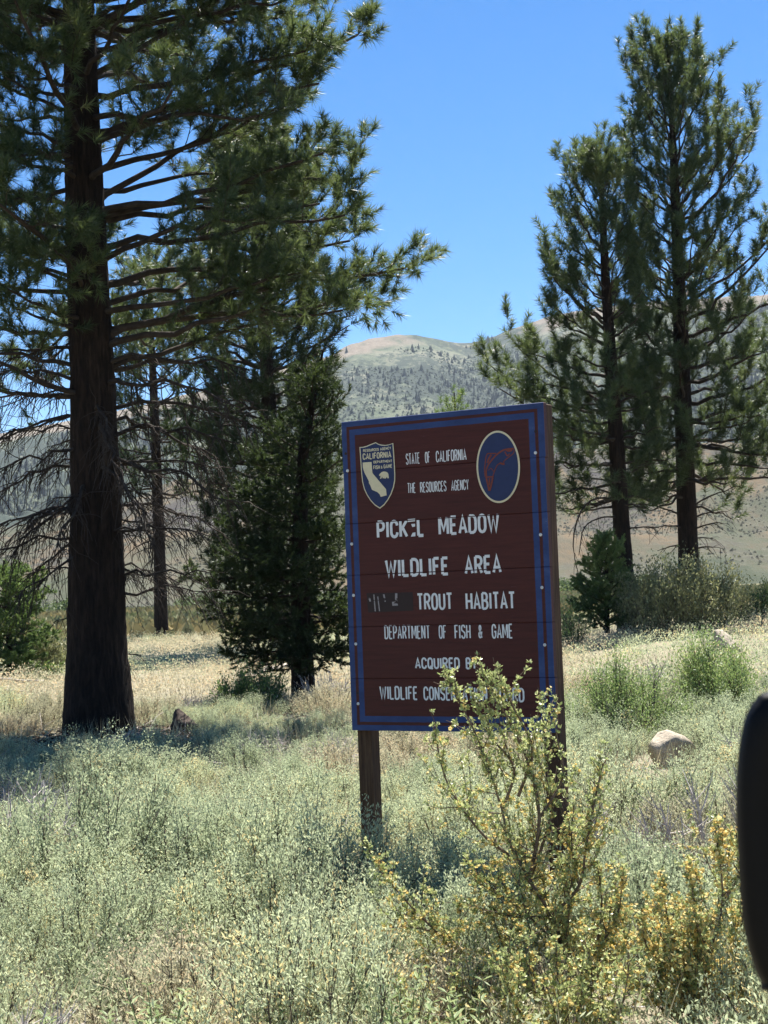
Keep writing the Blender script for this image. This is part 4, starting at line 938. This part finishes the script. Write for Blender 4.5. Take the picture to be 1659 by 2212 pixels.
def post_mat():
    m, n, l, out = newmat('weathered_post'); tc = n.new('ShaderNodeTexCoord'); P = tc.outputs['Object']
    g_ = noise(n, l, 9, 8, .7, P, stretch=(6, 6, .35)); big = noise(n, l, 2.2, 5, .6, P)
    r = ramp(n, [(.3, (.028, .016, .011)), (.5, (.075, .042, .024)), (.72, (.16, .10, .058))]); l.new(g_.outputs['Fac'], r.inputs[0])
    c = mixc(n, l, math_(n, l, 'MULTIPLY', math_(n, l, 'SUBTRACT', big.outputs['Fac'], .45), 3, True), r.outputs[0], (.05, .028, .02))
    p = n.new('ShaderNodeBsdfPrincipled'); p.inputs['Roughness'].default_value = .8; p.inputs['Specular IOR Level'].default_value = .2; l.new(c, p.inputs['Base Color'])
    l.new(bump(n, l, g_.outputs['Fac'], .6, .006), p.inputs['Normal']); l.new(p.outputs[0], out.inputs[0]); return m
M['post'] = post_mat()
import bmesh
def bev(geo, name, mat, parent, w):
    me = geo.mesh(name); bm = bmesh.new(); bm.from_mesh(me); bmesh.ops.recalc_face_normals(bm, faces=bm.faces)
    bmesh.ops.bevel(bm, geom=list(bm.edges), offset=w, segments=1, affect='EDGES')
    for fc in bm.faces: fc.smooth = False
    bm.to_mesh(me); bm.free(); return obj(name, me, mat, parent)
rng = R_(9); BT = .040
for k in range(6):
    g = Geo(); jx = rng.uniform(-.0025, .0025, 2); f0 = rng.uniform(-.0007, .0007)
    v, f = box(-SW/2+jx[0], SW/2+jx[1], f0, BT, SH/6*k+.0002, SH/6*(k+1)-.0002); g.add(v, f); bev(g, 'plank', M['board'], root, .0028)
zb = -SO[2]-.35
for xa in (-SW/2+.006, SW/2-.095):
    g = Geo(); v, f = box(xa, xa+.089, BT+.001, BT+.090, zb, SH-.012+(.008 if xa > 0 else 0)); g.add(v, f); bev(g, 'post', M['post'], root, .004)
def disc(c, r, y, n=12, dome=.003):
    a = np.arange(n)*2*math.pi/n; V = [[c[0]+r*math.cos(t), y, c[1]+r*math.sin(t)] for t in a] + [[c[0], y-dome, c[1]]] + [[c[0]+r*math.cos(t), y+.004, c[1]+r*math.sin(t)] for t in a]
    return V, [[(j+1) % n, j, n] for j in range(n)], [[j, (j+1) % n, n+1+(j+1) % n, n+1+j] for j in range(n)]
for x, y in [(751, 1017), (760, 1175), (764, 1286), (769, 1391), (774, 1520), (1157, 978), (1168, 1155), (1171, 1269), (1177, 1393), (1181, 1499)]:
    V, F3, F4 = disc(suv(x, y), .0085, -.0035); g = Geo(); g.add(V, F3); g.f4.append(np.array(F4)); obj('bolt', g, M['bolt'], root)
for x, y in [(747, 980), (1157, 932), (773, 1497), (1184, 1515)]:
    V, F3, F4 = disc(suv(x, y), .008, -.0012, dome=-.001); g = Geo(); g.add(V, F3); g.f4.append(np.array(F4)); obj('bolt_hole', g, M['black'], root)

# --- stroke alphabet (0..1 x 0..1 cells), drawn as flat ribbons of even stroke
def arc(cx_, cz_, rx, rz, a0, a1, n=9):
    a = np.radians(np.linspace(a0, a1, n)); return [(cx_+rx*math.cos(t), cz_+rz*math.sin(t)) for t in a]
OV = arc(.5, .72, .5, .28, 180, 0, 9) + arc(.5, .28, .5, .28, 0, -180, 9)
GL = {
 'A': [[(0, 0), (.5, 1), (1, 0)], [(.2, .3), (.8, .3)]],
 'B': [[(0, 0), (0, 1)], [(0, 1), (.45, 1)] + arc(.5, .76, .42, .24, 80, -80, 7) + [(.45, .52), (0, .52)], [(.45, .52)] + arc(.5, .26, .5, .26, 80, -80, 7) + [(.45, 0), (0, 0)]],
 'C': [arc(.5, .72, .5, .28, 0, 180, 9) + arc(.5, .28, .5, .28, 180, 360, 9)],
 'D': [[(0, 0), (0, 1)], [(0, 1), (.4, 1)] + arc(.5, .7, .5, .3, 80, 0, 5) + arc(.5, .3, .5, .3, 0, -80, 5) + [(.4, 0), (0, 0)]],
 'E': [[(0, 0), (0, 1)], [(0, 1), (1, 1)], [(0, .52), (.85, .52)], [(0, 0), (1, 0)]],
 'F': [[(0, 0), (0, 1)], [(0, 1), (1, 1)], [(0, .52), (.85, .52)]],
 'G': [arc(.5, .72, .5, .28, 0, 180, 9) + arc(.5, .28, .5, .28, 180, 360, 9) + [(1, .48), (.55, .48)]],
 'H': [[(0, 0), (0, 1)], [(1, 0), (1, 1)], [(0, .5), (1, .5)]],
 'I': [[(.5, 0), (.5, 1)]],
 'K': [[(0, 0), (0, 1)], [(1, 1), (.08, .42)], [(.32, .58), (1, 0)]],
 'L': [[(0, 1), (0, 0)], [(0, 0), (1, 0)]],
 'M': [[(0, 0), (0, 1)], [(1, 0), (1, 1)], [(.06, 1), (.5, .25), (.94, 1)]],
 'N': [[(0, 0), (0, 1)], [(1, 0), (1, 1)], [(.05, .98), (.95, .02)]],
 'O': [OV + [OV[0]]],
 'P': [[(0, 0), (0, 1)], [(0, 1), (.45, 1)] + arc(.5, .73, .5, .27, 80, -80, 7) + [(.45, .46), (0, .46)]],
 'Q': [OV + [OV[0]], [(.55, .25), (1.05, -.1)]],
 'R': [[(0, 0), (0, 1)], [(0, 1), (.45, 1)] + arc(.5, .74, .5, .26, 80, -80, 7) + [(.45, .48), (0, .48)], [(.5, .48), (1, 0)]],
 'S': [arc(.5, .75, .5, .25, 10, 180, 8) + [(.1, .60), (.9, .42)] + arc(.5, .25, .5, .25, 0, -170, 8)],
 'T': [[(.5, 0), (.5, .97)], [(-.05, 1), (1.05, 1)]],
 'U': [[(0, 1)] + arc(.5, .28, .5, .28, 180, 360, 11) + [(1, 1)]],
 'V': [[(0, 1), (.5, 0), (1, 1)]],
 'W': [[(0, 1), (.25, 0), (.5, .85), (.75, 0), (1, 1)]],
 'Y': [[(0, 1), (.5, .48), (1, 1)], [(.5, .48), (.5, 0)]],
 '&': [[(1, 0), (.2, .7)] + arc(.45, .8, .28, .2, 190, -10, 8) + [(.72, .72), (.12, .38)] + arc(.42, .25, .40, .25, 150, 330, 8) + [(1, .5)]],
}
WID = {'I': .12, 'M': 1.35, 'W': 1.55, 'A': 1.1, '&': 1.1, 'L': .85, 'E': .85, 'F': .82, 'T': .95}
def ribbon(P, w):
    P = np.asarray(P, float); T = np.diff(P, axis=0); T /= np.maximum(np.linalg.norm(T, axis=1, keepdims=True), 1e-9); N = np.stack([-T[:, 1], T[:, 0]], -1)
    closed = np.allclose(P[0], P[-1]); n = len(P); off = np.zeros_like(P)
    for i in range(n):
        a = N[i-1] if i > 0 else (N[-1] if closed else N[0]); b = N[i] if i < n-1 else (N[0] if closed else N[-1])
        m = a+b; m /= max(np.linalg.norm(m), 1e-6); off[i] = m/max(.55, m@a)
    V = np.concatenate([P+off*w/2, P-off*w/2]); F = [[i, i+1, n+i+1, n+i] for i in range(n-1)]
    return V, F
def word(geo, txt, x0, x1, z0, z1, stroke, y=-.0022, slant=0.0):
    """letters of txt fill x0..x1 with baseline z0 and cap height z1"""
    w = [WID.get(c, 1.0) for c in txt]; gapw = .55; tot = sum(w) + gapw*(len(txt)-1); Wt = x1-x0; x = x0; cw0 = Wt/(tot+.3); stroke = min(stroke, .415*cw0); cw = (Wt-stroke)/tot; H = z1-z0; li = 0
    for c, wi in zip(txt, w):
        if c != ' ':
            for st in GL[c]:
                P = [(x + stroke/2 + q[0]*wi*cw, z0 + stroke*.45 + q[1]*(H-stroke*.9)) for q in st]
                P = [(a, b + slant*(a-x0)) for a, b in P]
                # overlapping strokes sit a hair apart so no two faces share a plane
                V, F = ribbon(P, stroke); yy = y - .00012*(li % 5); li += 1
                geo.add([[v[0], yy, v[1]] for v in V], [f[::-1] for f in F])
        x += (wi+gapw)*cw
def line(words, kind, stroke, label, mat=None, parent=None, y=-.0022):
    for txt, (bl, br, hpx) in words:
        g = Geo(); a = suv(*bl); b = suv(*br); t = suv(bl[0], bl[1]-hpx); t2 = suv(br[0], br[1]-hpx*1.04)
        h = .5*((t[1]-a[1])+(t2[1]-b[1])); word(g, txt, a[0], b[0], a[1], a[1]+h, stroke, y, (b[1]-a[1])/(b[0]-a[0]))
        o = obj('lettering', g, mat or M['white'], parent or root); o['label'] = ('cream' if mat else 'white') + ' lettering ' + txt
def r1(x, y): return (713.2+.3307*x, 844.9+.3307*y)
def r2(x, y): return (713.2+.3307*x, 1185+.3307*y)
def r5(x, y): return (713.2+.13227*x, 855.8+.13227*y)
def r6(x, y): return (1009.4+.13227*x, 899.7+.13227*y)
k_ = .3307
line([('STATE', (r1(497, 482), r1(588, 473), 72*k_)), ('OF', (r1(622, 471), r1(655, 467), 72*k_)), ('CALIFORNIA', (r1(693, 466), r1(893, 450), 74*k_))], 0, .0125, 'white lettering STATE OF CALIFORNIA')
line([('THE', (r1(507, 668), r1(561, 665), 66*k_)), ('RESOURCES', (r1(590, 664), r1(762, 654), 68*k_)), ('AGENCY', (r1(793, 652), r1(908, 644), 68*k_))], 0, .0115, 'white lettering THE RESOURCES AGENCY')
line([('PICK', (r1(307, 965), r1(512, 957), 117*k_)), ('L', (r1(570, 953), r1(620, 951), 120*k_)), ('MEADOW', (r1(710, 944), r1(1110, 921), 124*k_))], 0, .0205, 'white lettering PICKEL MEADOW with the E mostly worn away')
g = Geo()                                              # what is left of the worn E
for px in ([(508, 836), (556, 832), (556, 850), (508, 855)], [(530, 868), (556, 866), (556, 884), (538, 888)], [(540, 925), (558, 922), (558, 948), (528, 951)]):
    q = [suv(*r1(*p)) for p in px]; g.add([[a, -.0022, b] for a, b in q], [[0, 1, 2, 3]])
obj('worn_letter', g, M['white'], root)
line([('WILDLIFE', (r2(362, 190), r2(780, 174), 119*k_)), ('AREA', (r2(880, 171), r2(1123, 161), 121*k_))], 0, .0205, 'white lettering WILDLIFE AREA')
line([('TROUT', (r2(570, 404), r2(803, 400), 110*k_)), ('HABITAT', (r2(888, 401), r2(1213, 396), 113*k_))], 0, .0195, 'white lettering TROUT HABITAT')
line([('DEPARTMENT', (r2(357, 592), r2(655, 590), 90*k_)), ('OF', (r2(712, 590), r2(763, 590), 90*k_)), ('FISH', (r2(815, 590), r2(921, 589), 92*k_)), ('&', (r2(970, 586), r2(997, 586), 86*k_)), ('GAME', (r2(1058, 589), r2(1196, 587), 95*k_))], 0, .0145, 'white lettering DEPARTMENT OF FISH & GAME')
line([('ACQUIRED', (r2(556, 786), r2(850, 787), 74*k_)), ('BY', (r2(888, 788), r2(963, 788), 76*k_))], 0, .014, 'white lettering ACQUIRED BY')
line([('WILDLIFE', (r2(325, 985), r2(575, 990), 88*k_)), ('CONSERVATION', (r2(612, 991), r2(1030, 997), 90*k_)), ('BOARD', (r2(1068, 999), r2(1272, 1004), 91*k_))], 0, .0135, 'white lettering WILDLIFE CONSERVATION BOARD')
def poly(px, fn, y, name, mat, parent, extra=None, smooth_n=0):
    q = [suv(*fn(*p)) for p in px]
    me = bpy.data.meshes.new(name); bm = bmesh.new(); vs = [bm.verts.new((a, y, b)) for a, b in q]; fc = bm.faces.new(vs)
    bmesh.ops.triangulate(bm, faces=[fc]); bmesh.ops.recalc_face_normals(bm, faces=bm.faces); bm.to_mesh(me); bm.free()
    me.attributes.new('tint', 'FLOAT', 'POINT'); return obj(name, me, mat, parent)
pat = poly([(238, 292), (540, 285), (545, 405), (250, 418)], r2, -.0012, 'overpainted_patch', M['black'], root); pat['label'] = 'dark patch over a painted out word'
M['faint'] = paint_mat('faint_paint', (.33, .29, .29), .575, False)
g = Geo()
for px in ([(283, 300), (290, 300), (300, 410), (292, 410)], [(308, 310), (315, 310), (327, 408), (320, 409)], [(345, 300), (356, 298), (366, 345), (358, 350)], [(425, 292), (440, 292), (440, 340), (425, 338)], [(405, 348), (442, 345), (444, 372), (408, 374)], [(250, 320), (262, 318), (268, 345), (258, 347)]):
    q = [suv(*r2(*p)) for p in px]; g.add([[a, -.0019, b] for a, b in q], [[0, 1, 2, 3]])
obj('paint_remnant', g, M['faint'], pat)
# shield emblem
SHD = [(482, 832), (540, 828), (600, 812), (660, 786), (705, 768), (748, 752), (790, 778), (840, 792), (900, 798), (960, 790), (1035, 765), (1050, 950), (1060, 1130), (1068, 1280), (1066, 1380), (1045, 1490), (1005, 1600), (950, 1700), (890, 1780), (818, 1838), (735, 1785), (665, 1710), (605, 1620), (558, 1520), (528, 1400), (512, 1250), (500, 1080), (490, 940)]
cS = np.array([785, 1250.0])
sh = poly(SHD, r5, -.0030, 'shield_emblem', M['cream'], root); sh['label'] = 'navy and cream shield with state outline and bear'
inn = [tuple(cS + (np.array(p)-cS)*[.945, .967]) for p in SHD]
poly(inn, r5, -.0040, 'shield_field', M['navy'], sh)
poly([(538, 1085), (683, 1075), (690, 1165), (697, 1255), (770, 1342), (850, 1437), (920, 1520), (924, 1560), (930, 1620), (832, 1645), (818, 1605), (775, 1565), (690, 1530), (685, 1500), (662, 1455), (640, 1420), (640, 1390), (605, 1320), (575, 1265), (552, 1205), (540, 1160)], r5, -.0050, 'state_outline', M['cream'], sh)
poly([(805, 1292), (818, 1268), (838, 1250), (850, 1240), (880, 1230), (910, 1232), (938, 1243), (957, 1268), (962, 1300), (967, 1340), (945, 1343), (935, 1316), (915, 1346), (897, 1345), (910, 1312), (888, 1314), (887, 1342), (865, 1342), (862, 1316), (840, 1347), (820, 1352), (846, 1312), (832, 1302), (812, 1306)], r5, -.0050, 'bear_emblem', M['cream'], sh)
q_ = .13227
line([('RESOURCES', (r5(545, 915), r5(803, 893), 46*q_)), ('AGENCY', (r5(822, 890), r5(1003, 868), 46*q_))], 0, .0050, 'cream lettering RESOURCES AGENCY', M['cream'], sh, -.0048)
line([('CALIFORNIA', (r5(540, 1042), r5(1008, 1003), 104*q_))], 0, .0082, 'cream lettering CALIFORNIA', M['cream'], sh, -.0048)
line([('DEPARTMENT', (r5(715, 1100), r5(1020, 1080), 44*q_))], 0, .0042, 'cream lettering DEPARTMENT', M['cream'], sh, -.0048)
line([('FISH', (r5(715, 1196), r5(822, 1190), 62*q_)), ('&', (r5(838, 1186), r5(862, 1185), 48*q_)), ('GAME', (r5(880, 1182), r5(1022, 1172), 64*q_))], 0, .0048, 'cream lettering FISH & GAME', M['cream'], sh, -.0048)
# oval emblem with a trout
a = suv(*r6(155, 850)); b = suv(*r6(865, 790)); t = suv(*r6(490, 232)); bo = suv(*r6(500, 1415))
oc = np.array([(a[0]+b[0])/2, (t[1]+bo[1])/2]); ox = (b[0]-a[0])/2; oz = (t[1]-bo[1])/2
def oval(name, mat, parent, s, y):
    n = 64; an = np.arange(n)*2*math.pi/n; g = Geo(); V = [[oc[0]+(ox-s)*math.cos(x), y, oc[1]+(oz-s)*math.sin(x)] for x in an] + [[oc[0], y, oc[1]]]
    g.add(V, [[j, (j+1) % n, n] for j in range(n)]); return obj(name, g, mat, parent)
ov = oval('oval_emblem', M['cream'], root, 0, -.0030); ov['label'] = 'navy oval with cream rim and leaping red trout'
oval('oval_field', M['navy'], ov, .0105, -.0040)
g = Geo(); li = 0
for pts, w in (([(765, 525), (690, 530), (610, 545), (545, 580), (470, 640), (400, 720), (345, 800), (315, 890), (320, 975)], .0085), ([(480, 605), (405, 605), (335, 610), (310, 680), (300, 760), (290, 870), (300, 985)], .006),
               ([(400, 625), (360, 690), (335, 760)], .011), ([(765, 530), (770, 590), (715, 640), (640, 700), (600, 740), (610, 785), (560, 765), (500, 790), (465, 860), (440, 930), (420, 985)], .005), ([(620, 575), (660, 640), (700, 610)], .007),
               ([(640, 545), (690, 560), (740, 545)], .012), ([(300, 990), (440, 985)], .007), ([(318, 1000), (345, 1110), (365, 1215)], .011), ([(425, 1000), (400, 1110), (372, 1215)], .011), ([(372, 1010), (368, 1120)], .008), ([(350, 880), (400, 850), (440, 900)], .004), ([(540, 760), (600, 780)], .010)):
    P = np.array([suv(*r6(*p)) for p in pts]); P3 = bez(np.column_stack([P, 0*P[:, 0]]), 14)[:, :2] if len(P) > 2 else P
    V, F = ribbon(P3, w); g.add([[v[0], -.0050-.00012*li, v[1]] for v in V], F); li += 1
obj('trout_emblem', g, M['oxide'], ov)

# ------------------------------------------------------------------ car door mirror
MY = .92
edge = [(1659, 1492), (1631, 1511), (1610, 1547), (1598, 1597), (1591, 1660), (1589, 1720), (1590, 1790), (1593, 1850), (1597, 1920), (1604, 1994), (1615, 2050), (1631, 2101), (1645, 2128), (1659, 2147)]
E = np.array([at(x, y, MY) for x, y in edge]); c0 = np.array([E[0][0]+.085, MY, (E[0][2]+E[-1][2])/2])
Eo = bez(np.vstack([[c0[0]+.02, MY, E[0][2]+.010], [c0[0]-.045, MY, E[0][2]+.009], E, [c0[0]-.045, MY, E[-1][2]-.008], [c0[0]+.02, MY, E[-1][2]-.010]]), 68)
rt = Eo[::-1].copy(); rt[:, 0] = 2*(c0[0]+.02) - rt[:, 0]; loop = np.vstack([Eo, rt[1:-1]])
root = thing('car_door_mirror', 'black plastic car door mirror with rounded housing', 'car mirror', (c0[0], MY, c0[2]-.15))
base = np.array(root.location); ctr = np.array([c0[0]+.02, MY, c0[2]]); n = len(loop)
rings = []
for s, dy in ((.80, .012), (.815, -.002), (.83, -.006), (.97, -.006), (.995, .002), (.91, .035), (.80, .075), (.60, .105), (.3, .12)):
    q = ctr + (loop-ctr)*s; q[:, 1] = MY+dy; rings.append(q)
V = np.concatenate(rings); j = np.arange(n); F = np.concatenate([np.stack([k*n+j, k*n+(j+1) % n, (k+1)*n+(j+1) % n, (k+1)*n+j], -1) for k in range(len(rings)-1)])
g = Geo(); g.add(V, F); e = rings[-1]; g.add(np.vstack([e, e.mean(0)+[0, .004, 0]]), [[k, (k+1) % n, n] for k in range(n)])
obj('housing', g, M['plastic'], root, True, base)
m, nn, l, out = newmat('dark_reflection_glass'); p = nn.new('ShaderNodeBsdfPrincipled'); p.inputs['Base Color'].default_value = (.004, .004, .0045, 1); p.inputs['Roughness'].default_value = .2; p.inputs['Specular IOR Level'].default_value = .12; l.new(p.outputs[0], out.inputs[0])  # near-black colour stands in for the dark reflection of the car
g = Geo(); e = rings[0]; g.add(np.vstack([e, e.mean(0)]), [[k, (k+1) % n, n] for k in range(n)]); obj('mirror_glass', g, m, root, False, base)
g = Geo(); P = bez([ctr+[.06, .06, -.05], ctr+[.11, .02, -.085], ctr+[.17, -.06, -.10], ctr+[.21, -.16, -.105]], 12); v, f = tube(P, np.linspace(.03, .038, len(P)), 12); v[:, 2] = (v[:, 2]-ctr[2]+.09)*.6+ctr[2]-.09; g.add(v, f); obj('arm', g, M['plastic'], root, True, base)
g = Geo(); g.add(*box(.0, .34, -.19, -.155, -.42, -.045)); 
me = g.mesh('door_skin'); bm = bmesh.new(); bm.from_mesh(me); bmesh.ops.recalc_face_normals(bm, faces=bm.faces); bmesh.ops.bevel(bm, geom=list(bm.edges), offset=.01, segments=2, affect='EDGES'); bm.to_mesh(me); bm.free()
o = obj('door_skin', me, M['plastic'], root); o.location = tuple(ctr+[.12, 0, 0]-base)

# ------------------------------------------------------------------ haze: the air of the valley
m, nn, l, out = newmat('valley_air'); vp = nn.new('ShaderNodeVolumePrincipled')
vp.inputs['Density'].default_value = 5.0e-5; vp.inputs['Color'].default_value = (.72, .84, 1, 1); vp.inputs['Anisotropy'].default_value = .2
l.new(vp.outputs[0], out.inputs['Volume'])
g = Geo(); g.add(*box(-7100, 7100, -7100, 7100, -420, 640)); tag(obj('haze', g, m), 'thin blue air haze over the whole valley', 'haze', kind='stuff')
